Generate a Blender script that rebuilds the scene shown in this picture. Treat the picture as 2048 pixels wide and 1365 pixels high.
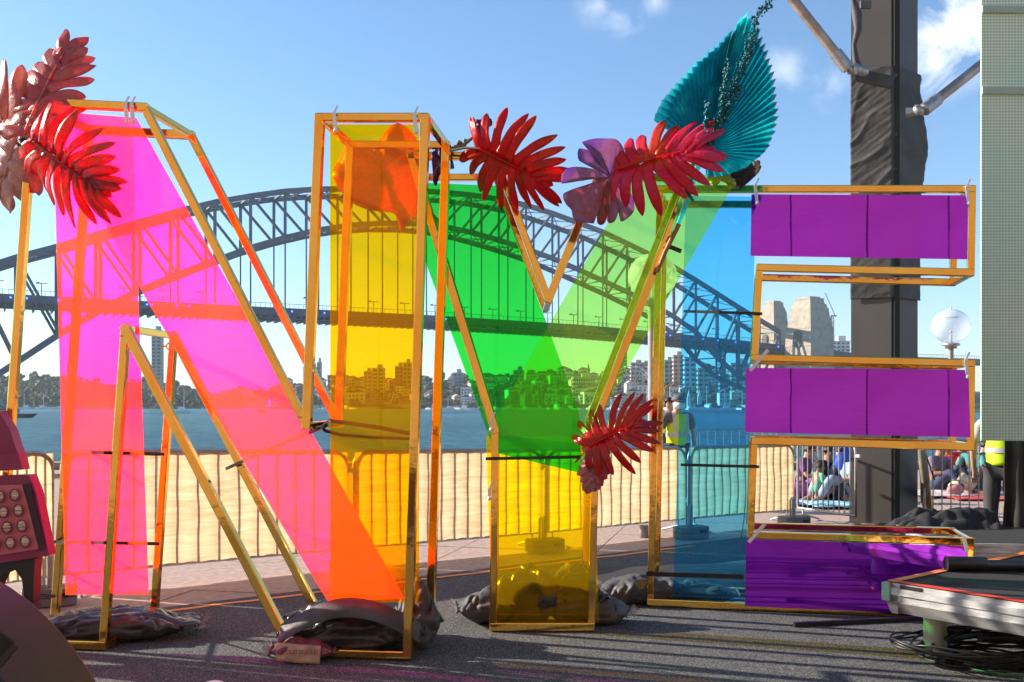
import bpy, bmesh, math, random
from mathutils import Vector, Matrix, Quaternion, noise
R = random.Random(7)
S = bpy.context.scene
COL = S.collection
for _o in list(bpy.data.objects): bpy.data.objects.remove(_o)
rad = math.radians
# ------------------------------------------------------------------ camera
F = 1991.1; HY = 808.0; CH = 1.6           # focal length in photo pixels, horizon row, eye height
cam = bpy.data.cameras.new('camera'); camo = bpy.data.objects.new('camera', cam); COL.objects.link(camo)
cam.lens = 35; cam.sensor_width = 36; cam.shift_y = (HY-682.5)/2048
cam.clip_start = .05; cam.clip_end = 20000
camo.location = (0, 0, CH); camo.rotation_euler = (rad(90), 0, 0)
S.camera = camo
# ------------------------------------------------------------------ sky
SUN_EL = rad(24); SUN_AZ = Vector((-.95, .31, 0)).normalized()   # where the sun stands
w = bpy.data.worlds.new('World'); S.world = w; w.use_nodes = True
nt = w.node_tree; nt.nodes.clear()
def wn(t, **k):
    n = nt.nodes.new(t)
    for a, b in k.items(): setattr(n, a, b)
    return n
sky = wn('ShaderNodeTexSky', sky_type='NISHITA', sun_disc=False)
sky.sun_elevation = SUN_EL; sky.sun_rotation = math.atan2(SUN_AZ.x, SUN_AZ.y) % (2*math.pi)
sky.air_density = 1.0; sky.dust_density = .35; sky.ozone_density = 3.2; sky.altitude = 0
tc = wn('ShaderNodeTexCoord'); mp = wn('ShaderNodeMapping'); mp.inputs['Scale'].default_value = (1, 1, 2.2)
n1 = wn('ShaderNodeTexNoise'); n1.inputs['Scale'].default_value = 3.1; n1.inputs['Detail'].default_value = 9; n1.inputs['Roughness'].default_value = .58
n1.inputs['Distortion'].default_value = .25
rp = wn('ShaderNodeValToRGB'); rp.color_ramp.elements[0].position = .60; rp.color_ramp.elements[1].position = .86
L = nt.links.new
L(tc.outputs['Generated'], mp.inputs['Vector']); mp.inputs['Location'].default_value = (.35, .1, .27); L(mp.outputs[0], n1.inputs['Vector']); L(n1.outputs['Fac'], rp.inputs['Fac'])
sx = wn('ShaderNodeSeparateXYZ'); L(tc.outputs['Generated'], sx.inputs[0])
mr = wn('ShaderNodeMapRange'); mr.inputs['From Min'].default_value = .18; mr.inputs['From Max'].default_value = .34; L(sx.outputs['X'], mr.inputs['Value'])
mu = wn('ShaderNodeMath', operation='MULTIPLY'); L(rp.outputs['Color'], mu.inputs[0]); mu.inputs[1].default_value = 0.12
# individual fair weather clouds, each a soft blob broken up by noise: (direction, angular size)
nc = wn('ShaderNodeTexNoise'); nc.inputs['Scale'].default_value = 15; nc.inputs['Detail'].default_value = 12; nc.inputs['Roughness'].default_value = .62; nc.inputs['Distortion'].default_value = .6; L(tc.outputs['Generated'], nc.inputs['Vector'])
prev = mu
for (x_, y_), sz, am in (((1905, 60), .060, 1.0), ((1870, 120), .045, .8), ((1960, 40), .06, .9), ((1240, 35), .035, .28), ((1200, 10), .03, .3), ((1570, 140), .030, .3), ((1660, 170), .028, .25), ((1310, 5), .02, .3)):
    dv = Vector((x_-1024, F, HY-y_)).normalized(); sb_ = wn('ShaderNodeVectorMath', operation='DISTANCE'); L(tc.outputs['Generated'], sb_.inputs[0]); sb_.inputs[1].default_value = dv
    m1 = wn('ShaderNodeMapRange'); m1.inputs['From Min'].default_value = sz; m1.inputs['From Max'].default_value = 0; L(sb_.outputs['Value'], m1.inputs['Value'])
    m2 = wn('ShaderNodeMath', operation='MULTIPLY_ADD'); L(nc.outputs['Fac'], m2.inputs[0]); m2.inputs[1].default_value = 4.6; m2.inputs[2].default_value = -2.35
    m3 = wn('ShaderNodeMath', operation='ADD'); L(m1.outputs[0], m3.inputs[0]); L(m2.outputs[0], m3.inputs[1]); m3.use_clamp = True
    m4 = wn('ShaderNodeMath', operation='MULTIPLY'); L(m3.outputs[0], m4.inputs[0]); L(m1.outputs[0], m4.inputs[1])
    m5 = wn('ShaderNodeMath', operation='MULTIPLY'); m5.use_clamp = True; L(m4.outputs[0], m5.inputs[0]); m5.inputs[1].default_value = am*1.5
    mM = wn('ShaderNodeMath', operation='MAXIMUM'); L(prev.outputs[0], mM.inputs[0]); L(m5.outputs[0], mM.inputs[1]); prev = mM
mu = prev
mix = wn('ShaderNodeMix', data_type='RGBA'); L(mu.outputs[0], mix.inputs['Factor']); tint = wn('ShaderNodeMix', data_type='RGBA', blend_type='MULTIPLY'); tint.inputs['Factor'].default_value = 1; tint.inputs['B'].default_value = (.86, .97, 1.03, 1); L(sky.outputs[0], tint.inputs['A']); L(tint.outputs['Result'], mix.inputs['A']); mix.inputs['B'].default_value = (6.0, 6.3, 6.8, 1)
bg = wn('ShaderNodeBackground'); bg.inputs['Strength'].default_value = .112; L(mix.outputs['Result'], bg.inputs['Color'])
wo = wn('ShaderNodeOutputWorld'); L(bg.outputs[0], wo.inputs['Surface'])
# ------------------------------------------------------------------ sun
sl = bpy.data.lights.new('sun', 'SUN'); sl.energy = 5.0; sl.angle = rad(.6); sl.color = (1, .90, .74)
so = bpy.data.objects.new('sun', sl); COL.objects.link(so)
sd = Vector((SUN_AZ.x*math.cos(SUN_EL), SUN_AZ.y*math.cos(SUN_EL), math.sin(SUN_EL)))
so.rotation_euler = (-sd).to_track_quat('-Z', 'Y').to_euler(); so.location = sd*40
# ------------------------------------------------------------------ render settings
S.view_settings.view_transform = 'Standard'; S.view_settings.look = 'None'; S.view_settings.gamma = 1
S.view_settings.exposure = .97; S.view_settings.use_curve_mapping = False
c = S.cycles; c.use_denoising = True; c.max_bounces = 10; c.diffuse_bounces = 3; c.glossy_bounces = 4
c.transmission_bounces = 6; c.transparent_max_bounces = 40; c.sample_clamp_indirect = 6; c.caustics_reflective = False; c.caustics_refractive = False
try: c.denoiser = 'OPENIMAGEDENOISE'
except Exception: pass

# ================================================================== helpers
def P(px, py, D): return Vector(((px-1024)*D/F, D, CH+(HY-py)*D/F))
def G(px, py, z=0.0):
    D = (CH-z)*F/(py-HY); return Vector(((px-1024)*D/F, D, z))
def off(o):
    v = Vector((0, 0, 0))
    while o: v += o.location; o = o.parent
    return v
def setp(o, label=None, cat=None, group=None, kind=None):
    if label: o['label'] = label
    if cat: o['category'] = cat
    if group: o['group'] = group
    if kind: o['kind'] = kind
    return o
def thing(name, label, cat, loc, group=None):
    o = bpy.data.objects.new(name, None); COL.objects.link(o); o.location = loc; o.empty_display_size = .1
    return setp(o, label, cat, group)
class MB:
    def __init__(s): s.v = []; s.f = []; s.mi = []; s.sm = []
    def add(s, vs, fs, m=0, smooth=False):
        b = len(s.v); s.v += [tuple(v) for v in vs]
        for f in fs: s.f.append(tuple(i+b for i in f)); s.mi.append(m); s.sm.append(smooth)
    def box(s, c, d, rz=0, m=0, ax=None):
        c = Vector(c); cs, sn = math.cos(rz), math.sin(rz); vs = []
        for z in (-.5, .5):
            for x, y in ((-.5, -.5), (.5, -.5), (.5, .5), (-.5, .5)):
                X, Y = x*d[0], y*d[1]; vs.append((c.x+X*cs-Y*sn, c.y+X*sn+Y*cs, c.z+z*d[2]))
        s.add(vs, [(3,2,1,0),(4,5,6,7),(0,1,5,4),(1,2,6,5),(2,3,7,6),(3,0,4,7)], m)
    def beam(s, a, b, w, h=None, up=(0, 0, 1), ext=0, m=0):
        a = Vector(a); b = Vector(b); h = h or w; d = (b-a).normalized(); a = a-d*ext; b = b+d*ext
        u = Vector(up)
        if abs(d.dot(u)) > .97: u = Vector((0, 1, 0)) if abs(d.y) < .9 else Vector((1, 0, 0))
        x = d.cross(u).normalized(); y = x.cross(d).normalized(); vs = []
        for q in (a, b):
            for i, j in ((-1,-1),(1,-1),(1,1),(-1,1)): vs.append(q+x*(i*w/2)+y*(j*h/2))
        s.add(vs, [(3,2,1,0),(4,5,6,7),(0,1,5,4),(1,2,6,5),(2,3,7,6),(3,0,4,7)], m)
    def tube(s, pts, r, n=8, m=0, caps=True):
        pts = [Vector(p) for p in pts]; k = len(pts); rr = r if isinstance(r, (list, tuple)) else [r]*k
        u = None; vs = []
        for i, p in enumerate(pts):
            d = (pts[min(i+1, k-1)]-pts[max(i-1, 0)]).normalized()
            if u is None: u = d.orthogonal().normalized()
            u = (u-d*u.dot(d)); u = u.normalized() if u.length > 1e-6 else d.orthogonal().normalized()
            v = d.cross(u)
            for j in range(n):
                a = 2*math.pi*j/n; vs.append(p+(u*math.cos(a)+v*math.sin(a))*rr[i])
        fs = [(i*n+j, i*n+(j+1) % n, (i+1)*n+(j+1) % n, (i+1)*n+j) for i in range(k-1) for j in range(n)]
        s.add(vs, fs, m, True)
        if caps: s.add(vs[:n], [tuple(range(n-1, -1, -1))], m); s.add(vs[-n:], [tuple(range(n))], m)
    def lathe(s, c, prof, n=20, m=0):
        c = Vector(c); vs = []
        for r, z in prof:
            for j in range(n):
                a = 2*math.pi*j/n; vs.append((c.x+r*math.cos(a), c.y+r*math.sin(a), c.z+z))
        s.add(vs, [(i*n+j, i*n+(j+1) % n, (i+1)*n+(j+1) % n, (i+1)*n+j) for i in range(len(prof)-1) for j in range(n)], m, True)
    def prism(s, poly, ext, m=0):
        poly = [Vector(p) for p in poly]; n = len(poly); e = Vector(ext)
        s.add(poly+[p+e for p in poly], [tuple(range(n)), tuple(range(2*n-1, n-1, -1))]+[(i, i+n, (i+1) % n+n, (i+1) % n) for i in range(n)], m)
    def ball(s, c, r, nu=12, nv=8, sc=(1, 1, 1), nz=0, ns=1.0, m=0, seed=0):
        c = Vector(c); vs = []
        for i in range(nv+1):
            th = math.pi*i/nv
            for j in range(nu):
                ph = 2*math.pi*j/nu; d = Vector((math.sin(th)*math.cos(ph), math.sin(th)*math.sin(ph), math.cos(th)))
                k = 1+(nz*noise.noise(d*ns+Vector((seed*3.7, seed*1.3, seed))) if nz else 0)
                vs.append(c+Vector((d.x*sc[0], d.y*sc[1], d.z*sc[2]))*r*k)
        s.add(vs, [(i*nu+j, i*nu+(j+1) % nu, (i+1)*nu+(j+1) % nu, (i+1)*nu+j)[::-1] for i in range(nv) for j in range(nu)], m, True)
    def grid(s, fn, nu, nv, m=0):
        vs = [fn(i/nu, j/nv) for j in range(nv+1) for i in range(nu+1)]
        s.add(vs, [(j*(nu+1)+i, j*(nu+1)+i+1, (j+1)*(nu+1)+i+1, (j+1)*(nu+1)+i) for j in range(nv) for i in range(nu)], m, True)
    def build(s, name, mats, parent=None, label=None, kind=None, fix=True):
        me = bpy.data.meshes.new(name); o0 = off(parent)
        me.from_pydata([(v[0]-o0.x, v[1]-o0.y, v[2]-o0.z) for v in s.v], [], s.f)
        if not isinstance(mats, (list, tuple)): mats = [mats]
        for m in mats: me.materials.append(m)
        me.polygons.foreach_set('material_index', s.mi); me.polygons.foreach_set('use_smooth', s.sm)
        if fix:
            bm = bmesh.new(); bm.from_mesh(me); bmesh.ops.recalc_face_normals(bm, faces=bm.faces); bm.to_mesh(me); bm.free()
        me.update()
        o = bpy.data.objects.new(name, me); COL.objects.link(o); o.parent = parent
        return setp(o, label, kind=kind)
def solo(mb, name, mats, label, cat, group=None, kind=None):
    # one-mesh thing with its origin at its own base
    xs = [v[0] for v in mb.v]; ys = [v[1] for v in mb.v]; zs = [v[2] for v in mb.v]
    b = Vector(((min(xs)+max(xs))/2, (min(ys)+max(ys))/2, min(zs)))
    mb.v = [(v[0]-b.x, v[1]-b.y, v[2]-b.z) for v in mb.v]
    o = mb.build(name, mats); o.location = b
    return setp(o, label, cat, group, kind)
_unit = {}
def unit_beam(mat):
    if mat.name not in _unit:
        mb = MB(); mb.box((0, 0, 0), (1, 1, 1)); o = mb.build('u', mat); _unit[mat.name] = o.data; bpy.data.objects.remove(o)
    return _unit[mat.name]
def bpart(name, a, b, w, h, mat, parent, up=(0, 0, 1)):
    a = Vector(a); b = Vector(b); d = b-a; Ln = d.length; d.normalize(); u = Vector(up)
    if abs(d.dot(u)) > .97: u = Vector((0, 1, 0))
    x = d.cross(u).normalized(); y = x.cross(d).normalized()
    M = Matrix((x*w, y*h, d*Ln)).transposed().to_4x4(); M.translation = (a+b)/2
    o = bpy.data.objects.new(name, unit_beam(mat)); COL.objects.link(o); o.parent = parent
    o.matrix_local = Matrix.Translation(-off(parent)) @ M
    return o
def copy_thing(r, loc, rz=None, label=None):
    c = r.copy(); COL.objects.link(c); c.location = loc
    if rz is not None: c.rotation_euler = (0, 0, rz)
    if label: c['label'] = label
    for ch in list(r.children):
        d = ch.copy(); COL.objects.link(d); d.parent = c
        for g in list(ch.children):
            e = g.copy(); COL.objects.link(e); e.parent = d
    return c
# ------------------------------------------------------------------ materials
def mat(name, col, rough=.6, metal=0, var=.15, scale=8, bump=0, bscale=40, spec=None, col2=None, coat=0, coords='Object', detail=6, stretch=None, trans=0):
    m = bpy.data.materials.new(name); m.use_nodes = True; t = m.node_tree; n = t.nodes; l = t.links.new
    b = n['Principled BSDF']; b.inputs['Roughness'].default_value = rough; b.inputs['Metallic'].default_value = metal
    if spec is not None: b.inputs['Specular IOR Level'].default_value = spec
    if coat: b.inputs['Coat Weight'].default_value = coat; b.inputs['Coat Roughness'].default_value = .08
    c2 = col2 or tuple(x*(1-var) for x in col)
    tcn = n.new('ShaderNodeTexCoord'); src = tcn.outputs[coords]
    if stretch:
        mpn = n.new('ShaderNodeMapping'); mpn.inputs['Scale'].default_value = stretch; l(src, mpn.inputs[0]); src = mpn.outputs[0]
    nz = n.new('ShaderNodeTexNoise'); nz.inputs['Scale'].default_value = scale; nz.inputs['Detail'].default_value = detail; l(src, nz.inputs['Vector'])
    r = n.new('ShaderNodeValToRGB'); r.color_ramp.elements[0].position = .35; r.color_ramp.elements[1].position = .65
    r.color_ramp.elements[0].color = (*c2, 1); r.color_ramp.elements[1].color = (*(min(1, x*(1+(0 if col2 else var*.6))) for x in col), 1)
    l(nz.outputs['Fac'], r.inputs[0]); l(r.outputs[0], b.inputs['Base Color'])
    if bump:
        nb = n.new('ShaderNodeTexNoise'); nb.inputs['Scale'].default_value = bscale; nb.inputs['Detail'].default_value = 4; l(src, nb.inputs['Vector'])
        bp = n.new('ShaderNodeBump'); bp.inputs['Strength'].default_value = bump; bp.inputs['Distance'].default_value = .02
        l(nb.outputs['Fac'], bp.inputs['Height']); l(bp.outputs[0], b.inputs['Normal'])
    if trans:
        out = n['Material Output']; ts = n.new('ShaderNodeBsdfTranslucent'); l(r.outputs[0], ts.inputs['Color'])
        mx = n.new('ShaderNodeMixShader'); mx.inputs[0].default_value = trans; l(b.outputs[0], mx.inputs[1]); l(ts.outputs[0], mx.inputs[2]); l(mx.outputs[0], out.inputs['Surface'])
    return m
def panel_mat(name, T, D=None, gloss=None, gmix=0.0, bump=.05):
    """coloured acrylic sheet: tinted see-through, a little reflection, fluorescent scatter D; each sheet has two faces, so the tint is halved per face"""
    m = bpy.data.materials.new(name); m.use_nodes = True; t = m.node_tree; n = t.nodes; l = t.links.new
    for x in list(n): n.remove(x)
    out = n.new('ShaderNodeOutputMaterial')
    tr = n.new('ShaderNodeBsdfTransparent'); tr.inputs[0].default_value = (*(x**.5 for x in T), 1)
    gl = n.new('ShaderNodeBsdfGlossy'); gl.inputs['Roughness'].default_value = .015; gl.inputs['Color'].default_value = (*(gloss or (1, 1, 1)), 1)
    tx = n.new('ShaderNodeTexCoord'); nb = n.new('ShaderNodeTexNoise'); nb.inputs['Scale'].default_value = 1.6; nb.inputs['Detail'].default_value = 2
    bp = n.new('ShaderNodeBump'); bp.inputs['Strength'].default_value = bump; bp.inputs['Distance'].default_value = .05
    l(tx.outputs['Object'], nb.inputs['Vector']); l(nb.outputs['Fac'], bp.inputs['Height']); l(bp.outputs[0], gl.inputs['Normal'])
    fr = n.new('ShaderNodeFresnel'); ge = n.new('ShaderNodeNewGeometry'); im = n.new('ShaderNodeMapRange'); im.name = 'ior'; im.inputs['To Min'].default_value = 1.36; im.inputs['To Max'].default_value = 1/1.36   # same reflectance from inside and outside the thin sheet
    l(ge.outputs['Backfacing'], im.inputs['Value']); l(im.outputs[0], fr.inputs['IOR'])
    mx = n.new('ShaderNodeMixShader')
    if gmix: mx.inputs[0].default_value = gmix
    else: l(fr.outputs[0], mx.inputs[0])
    l(tr.outputs[0], mx.inputs[1]); l(gl.outputs[0], mx.inputs[2]); cur = mx
    if D:
        di = n.new('ShaderNodeBsdfDiffuse'); di.inputs[0].default_value = (*D, 1)
        tl = n.new('ShaderNodeBsdfTranslucent'); tl.inputs[0].default_value = (*D, 1)
        for q in (di, tl):
            ad = n.new('ShaderNodeAddShader'); l(cur.outputs[0], ad.inputs[0]); l(q.outputs[0], ad.inputs[1]); cur = ad
    # fine dust and wiping marks lying on the sheet
    mpd = n.new('ShaderNodeMapping'); mpd.inputs['Rotation'].default_value = (0, .6, 0); mpd.inputs['Scale'].default_value = (1, 1, 9); l(tx.outputs['Object'], mpd.inputs[0])
    nd = n.new('ShaderNodeTexNoise'); nd.inputs['Scale'].default_value = 5; nd.inputs['Detail'].default_value = 10; nd.inputs['Roughness'].default_value = .7; l(mpd.outputs[0], nd.inputs['Vector'])
    rd_ = n.new('ShaderNodeMapRange'); rd_.inputs['From Min'].default_value = .5; rd_.inputs['From Max'].default_value = .8; rd_.inputs['To Max'].default_value = .035; l(nd.outputs['Fac'], rd_.inputs['Value'])
    dd_ = n.new('ShaderNodeBsdfDiffuse'); dd_.inputs[0].default_value = (.7, .68, .62, 1); dt_ = n.new('ShaderNodeBsdfTranslucent'); dt_.inputs[0].default_value = (.7, .68, .62, 1); da = n.new('ShaderNodeMixShader'); l(dd_.outputs[0], da.inputs[1]); l(dt_.outputs[0], da.inputs[2])
    dm_ = n.new('ShaderNodeMixShader'); l(rd_.outputs[0], dm_.inputs[0]); l(cur.outputs[0], dm_.inputs[1]); l(da.outputs[0], dm_.inputs[2])
    l(dm_.outputs[0], out.inputs['Surface'])
    return m
# ================================================================== setting: ground, water, far shore
M_pave = mat('granite_paving', (.42, .29, .235), .75, var=.16, scale=30, bump=.25, bscale=160)
M_pave2 = mat('granite_slab', (.47, .33, .27), .7, var=.2, scale=14, bump=.25, bscale=180, coords='Object')
M_joint = mat('paving_joint', (.55, .45, .38), .9)
M_stone = mat('sandstone', (.40, .31, .21), .85, scale=.2, var=.2)
def speckle(name, base, spk):
    m = mat(name, base, .95, var=.2, scale=3, bump=.5, bscale=350); t = m.node_tree; n = t.nodes; l = t.links.new
    tc = n.new('ShaderNodeTexCoord'); v = n.new('ShaderNodeTexNoise'); v.inputs['Scale'].default_value = 110; v.inputs['Detail'].default_value = 2; l(tc.outputs['Object'], v.inputs['Vector'])
    r = n.new('ShaderNodeValToRGB'); r.color_ramp.elements[0].position = .50; r.color_ramp.elements[1].position = .66; l(v.outputs['Fac'], r.inputs[0])
    mx = n.new('ShaderNodeMix'); mx.data_type = 'RGBA'; b = n['Principled BSDF']; src = b.inputs['Base Color'].links[0].from_socket
    l(r.outputs[0], mx.inputs['Factor']); l(src, mx.inputs['A']); mx.inputs['B'].default_value = (*spk, 1); l(mx.outputs['Result'], b.inputs['Base Color'])
    return m
M_carpet = speckle('charcoal_carpet', (.052, .052, .055), (.29, .29, .295))
# quay: one big sheet on the camera's side, ending at the water's edge
QE = 25.0
q = MB(); q.box((0, (QE-400)/2, -2.02), (3000, QE+400, 4.0)); q.build('quay', M_pave, kind='structure')
q = MB(); q.box((0, QE-.25, .075), (300, .5, .15)); q.build('quay_kerb', M_stone, kind='structure')
# paving slabs that can be told apart
pv = bpy.data.objects.new('paving', None); COL.objects.link(pv); pv['kind'] = 'structure'
sm = MB(); sm.box((0, 0, -.012), (1.488, 1.488, .03)); s0 = sm.build('slab', M_pave2, pv)
ang = rad(-14); cs, sn = math.cos(ang), math.sin(ang); first = True; cnt = 0
for i in range(-12, 18):
    for j in range(0, 18):
        x = i*1.5; y = j*1.5; X = x*cs-y*sn; Y = 4+x*sn+y*cs
        if not (6.2 < Y < QE-1.4 and abs(X) < .58*Y+1.2): continue
        if Y < 9 + .7*X and Y < 12: 
            if Y < 7.6+.72*X: continue
        o = s0 if first else s0.copy()
        if not first: COL.objects.link(o); o.parent = pv
        first = False; o.location = (X, Y, R.uniform(-.003, .002)); o.rotation_euler = (0, 0, ang+R.choice((0, 1, 2, 3))*math.pi/2); cnt += 1
# carpet: far edge just behind the orange tape
def gl_(px, py): return G(px, py)
ta, tb = G(178, 1246), G(1347, 1100); td = (tb-ta).normalized(); tn = Vector((-td.y, td.x, 0))
ca = ta-td*9+tn*.17; cb = ta+td*9.5+tn*.17
cm = MB(); pl = [ca, cb, Vector((9, cb.y, 0)), Vector((9, -3, 0)), Vector((-9, -3, 0)), Vector((-9, ca.y, 0))]
cm.prism([(p.x, p.y, .004) for p in pl], (0, 0, .008)); cm.build('carpet', M_carpet, kind='structure')
M_otape = mat('orange_tape', (.95, .22, .03), .5, var=.15, scale=5)
M_rtape = mat('red_tape', (.85, .05, .02), .5, var=.15, scale=5)
tm = MB(); wob = lambda k: .012*math.sin(k*2.3)+.008*math.sin(k*5.1)
N_ = 60; vs = []
for k in range(N_+1):
    p = ta-td*2.2+td*(8.6*k/N_)+tn*wob(k*.4)
    vs += [(p.x-tn.x*.034, p.y-tn.y*.034, .0165), (p.x+tn.x*.034, p.y+tn.y*.034, .0165)]
tm.add(vs, [(2*k, 2*k+1, 2*k+3, 2*k+2) for k in range(N_)])
solo(tm, 'floor_tape', M_otape, 'long bright orange tape line stuck along the far edge of the charcoal carpet', 'tape')
# water
def water_mat():
    m = bpy.data.materials.new('harbour_water'); m.use_nodes = True; t = m.node_tree; n = t.nodes; l = t.links.new
    b = n['Principled BSDF']; b.inputs['Roughness'].default_value = .3; b.inputs['IOR'].default_value = 1.33; b.inputs['Specular IOR Level'].default_value = .14
    tc = n.new('ShaderNodeTexCoord')
    mp = n.new('ShaderNodeMapping'); mp.inputs['Scale'].default_value = (.02, .012, 1); l(tc.outputs['Object'], mp.inputs[0])
    n0 = n.new('ShaderNodeTexNoise'); n0.inputs['Scale'].default_value = 1; n0.inputs['Detail'].default_value = 8; l(mp.outputs[0], n0.inputs['Vector'])
    r = n.new('ShaderNodeValToRGB'); r.color_ramp.elements[0].position = .35; r.color_ramp.elements[1].position = .7
    r.color_ramp.elements[0].color = (.022, .135, .20, 1); r.color_ramp.elements[1].color = (.05, .20, .26, 1); l(n0.outputs['Fac'], r.inputs[0])
    m3 = n.new('ShaderNodeMapping'); m3.inputs['Scale'].default_value = (.55, .16, 1); l(tc.outputs['Object'], m3.inputs[0]); n3 = n.new('ShaderNodeTexNoise'); n3.inputs['Scale'].default_value = 1; n3.inputs['Detail'].default_value = 7; n3.inputs['Roughness'].default_value = .7; l(m3.outputs[0], n3.inputs['Vector'])
    r3 = n.new('ShaderNodeMapRange'); r3.inputs['From Min'].default_value = .38; r3.inputs['From Max'].default_value = .62; r3.inputs['To Min'].default_value = .55; r3.inputs['To Max'].default_value = 1.5; l(n3.outputs['Fac'], r3.inputs['Value'])
    mx = n.new('ShaderNodeMix'); mx.data_type = 'RGBA'; mx.blend_type = 'MULTIPLY'; mx.inputs['Factor'].default_value = 1; l(r.outputs[0], mx.inputs['A']); l(r3.outputs[0], mx.inputs['B']); l(mx.outputs['Result'], b.inputs['Base Color'])
    prev = None
    for sc, st in (((.45, .25, 1), 1.0), ((1.6, .9, 1), 1.0), ((.06, .035, 1), 1.0)):
        mq = n.new('ShaderNodeMapping'); mq.inputs['Scale'].default_value = sc; l(tc.outputs['Object'], mq.inputs[0])
        nn = n.new('ShaderNodeTexNoise'); nn.inputs['Scale'].default_value = 1.3; nn.inputs['Detail'].default_value = 6; nn.inputs['Roughness'].default_value = .65; l(mq.outputs[0], nn.inputs['Vector'])
        bp = n.new('ShaderNodeBump'); bp.inputs['Strength'].default_value = st; bp.inputs['Distance'].default_value = 1.3; l(nn.outputs['Fac'], bp.inputs['Height'])
        if prev: l(prev.outputs[0], bp.inputs['Normal'])
        prev = bp
    l(prev.outputs[0], b.inputs['Normal'])
    return m
WZ = -3.0
wm = MB(); wm.add([(-6000, QE-5, WZ), (6000, QE-5, WZ), (6000, 9000, WZ), (-6000, 9000, WZ)], [(0, 1, 2, 3)]); wm.build('water', water_mat(), kind='structure')
# far shore: hills
prof = [(-500, 735), (-200, 750), (0, 762), (60, 758), (130, 764), (200, 772), (235, 782), (262, 770), (340, 772), (400, 790), (440, 800), (480, 785), (560, 778), (650, 770),
        (760, 768), (850, 764), (950, 762), (1000, 760), (1060, 757), (1120, 755), (1200, 756), (1250, 747), (1300, 740), (1400, 745), (1500, 748), (1570, 752), (1700, 745), (1840, 770), (1900, 783), (2048, 778), (2600, 770)]
def ridge(px):
    for (a, ya), (b, yb) in zip(prof, prof[1:]):
        if a <= px <= b: return ya+(yb-ya)*(px-a)/(b-a)
    return prof[0][1] if px < 0 else prof[-1][1]
def shoreD(px): 
    t = min(1, max(0, (px-300)/1300)); return 930-150*t - (260*min(1, max(0, (px-1650)/200)))
def hill(px, fr):
    D0 = shoreD(px); D = D0+fr*230; zt = CH+(HY-ridge(px))*(D0+230)/F
    return Vector(((px-1024)*D/F, D, (WZ+.6)+(zt-WZ-.6)*(fr**.85)))
M_hill = mat('hill_scrub', (.055, .075, .035), .95, scale=.05, var=.4)
hm = MB()
def hf(u, v):
    px = -500+3100*u
    if v < .04: p = hill(px, 0); return (p.x, p.y-2, WZ-2)
    if v > .97: p = hill(px, 1); return (p.x*1.3, p.y+700, p.z*.6)
    p = hill(px, (v-.04)/.93); return (p.x, p.y, p.z+1.5*noise.noise(p*.03))
hm.grid(hf, 120, 14); hm.build('hills', M_hill, kind='structure')
# woods
M_leafs = [mat('far_foliage_a', (.10, .125, .06), .9, scale=.4, var=.45, trans=.15), mat('far_foliage_b', (.085, .11, .06), .9, scale=.4, var=.45, trans=.15)]
def clump(mb, c, r, seed, m=0, n=9):
    for k in range(n):
        a = R.uniform(0, 6.28); rr = r*R.uniform(.2, .85); cc = Vector(c)+Vector((math.cos(a)*rr, math.sin(a)*rr*.8, R.uniform(-.25, .55)*r))
        mb.ball(cc, r*R.uniform(.28, .55), 6, 4, nz=.9, ns=2.1, seed=seed+k, m=m)
wd = MB()
for k in range(1500):
    px = R.uniform(-330, 470) if k < 1000 else R.uniform(440, 1760)
    fr = R.random()**.8; p = hill(px, fr); r = R.uniform(3.5, 6.5)
    if 300 < px < 440 and fr > .9: r *= .7
    clump(wd, p+Vector((0, 0, r*.35)), r, k, R.choice((0, 1)), 5)
wd.build('woodland', M_leafs, kind='stuff'); bpy.data.objects['woodland']['label'] = 'grey green bushland covering the far harbour shore'
M_bark = mat('bark', (.10, .08, .06), .9)
def zone(px):
    for x, l_ in ((60, 'left of the first gold post'), (300, 'seen through the left leg of the N'), (420, 'under the point of the N'), (600, 'seen through the magenta diagonal'), (660, 'beside the right leg of the N'), (845, 'seen through the amber panel'), (960, 'between the N and the Y'), (1070, 'seen through the green panel'), (1220, 'seen through the lime panel'), (1345, 'between the Y and the blue panel'), (1510, 'seen through the blue panel')):
        if px < x: return l_
    return 'near the stone pylons'
trees = []
for k in range(3):
    t = thing('tree', 'rounded dark gum tree standing on the far harbour hillside', 'tree', (0, 0, 0), 'trees on the far shore')
    mb = MB(); mb.tube([(0, 0, -1), (.3, 0, 3), (.1, .2, 6)], [.5, .35, .2], 6); mb.tube([(.2, 0, 3), (1.8, 0, 6)], [.25, .1], 5); mb.tube([(.2, 0, 3.4), (-1.7, .4, 6.2)], [.25, .1], 5); mb.build('trunk', M_bark, t)
    mb = MB(); clump(mb, (0, 0, 7), 4.6, 70*k+3, 0, 22); clump(mb, (0, 0, 8), 3, 70*k+9, 1, 8); mb.build('crown', M_leafs, t); trees.append(t)
for k in range(150):
    px = R.choice((R.uniform(-60, 460), R.uniform(600, 1300), R.uniform(850, 1100), R.uniform(1300, 1700))); fr = R.choice((R.random(), .97, .96, R.uniform(.0, .3)))
    if k < 3: t = trees[k]; t.location = hill(px, fr); sc = .8; t.scale = (sc, sc, sc)
    else: t = copy_thing(trees[k % 3], hill(px, fr), R.uniform(0, 6.28)); sc = R.uniform(.45, .95); t.scale = (sc, sc, sc*R.uniform(.85, 1.1))
    t['label'] = 'dark gum tree on the far shore hillside '+zone(px)
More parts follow.
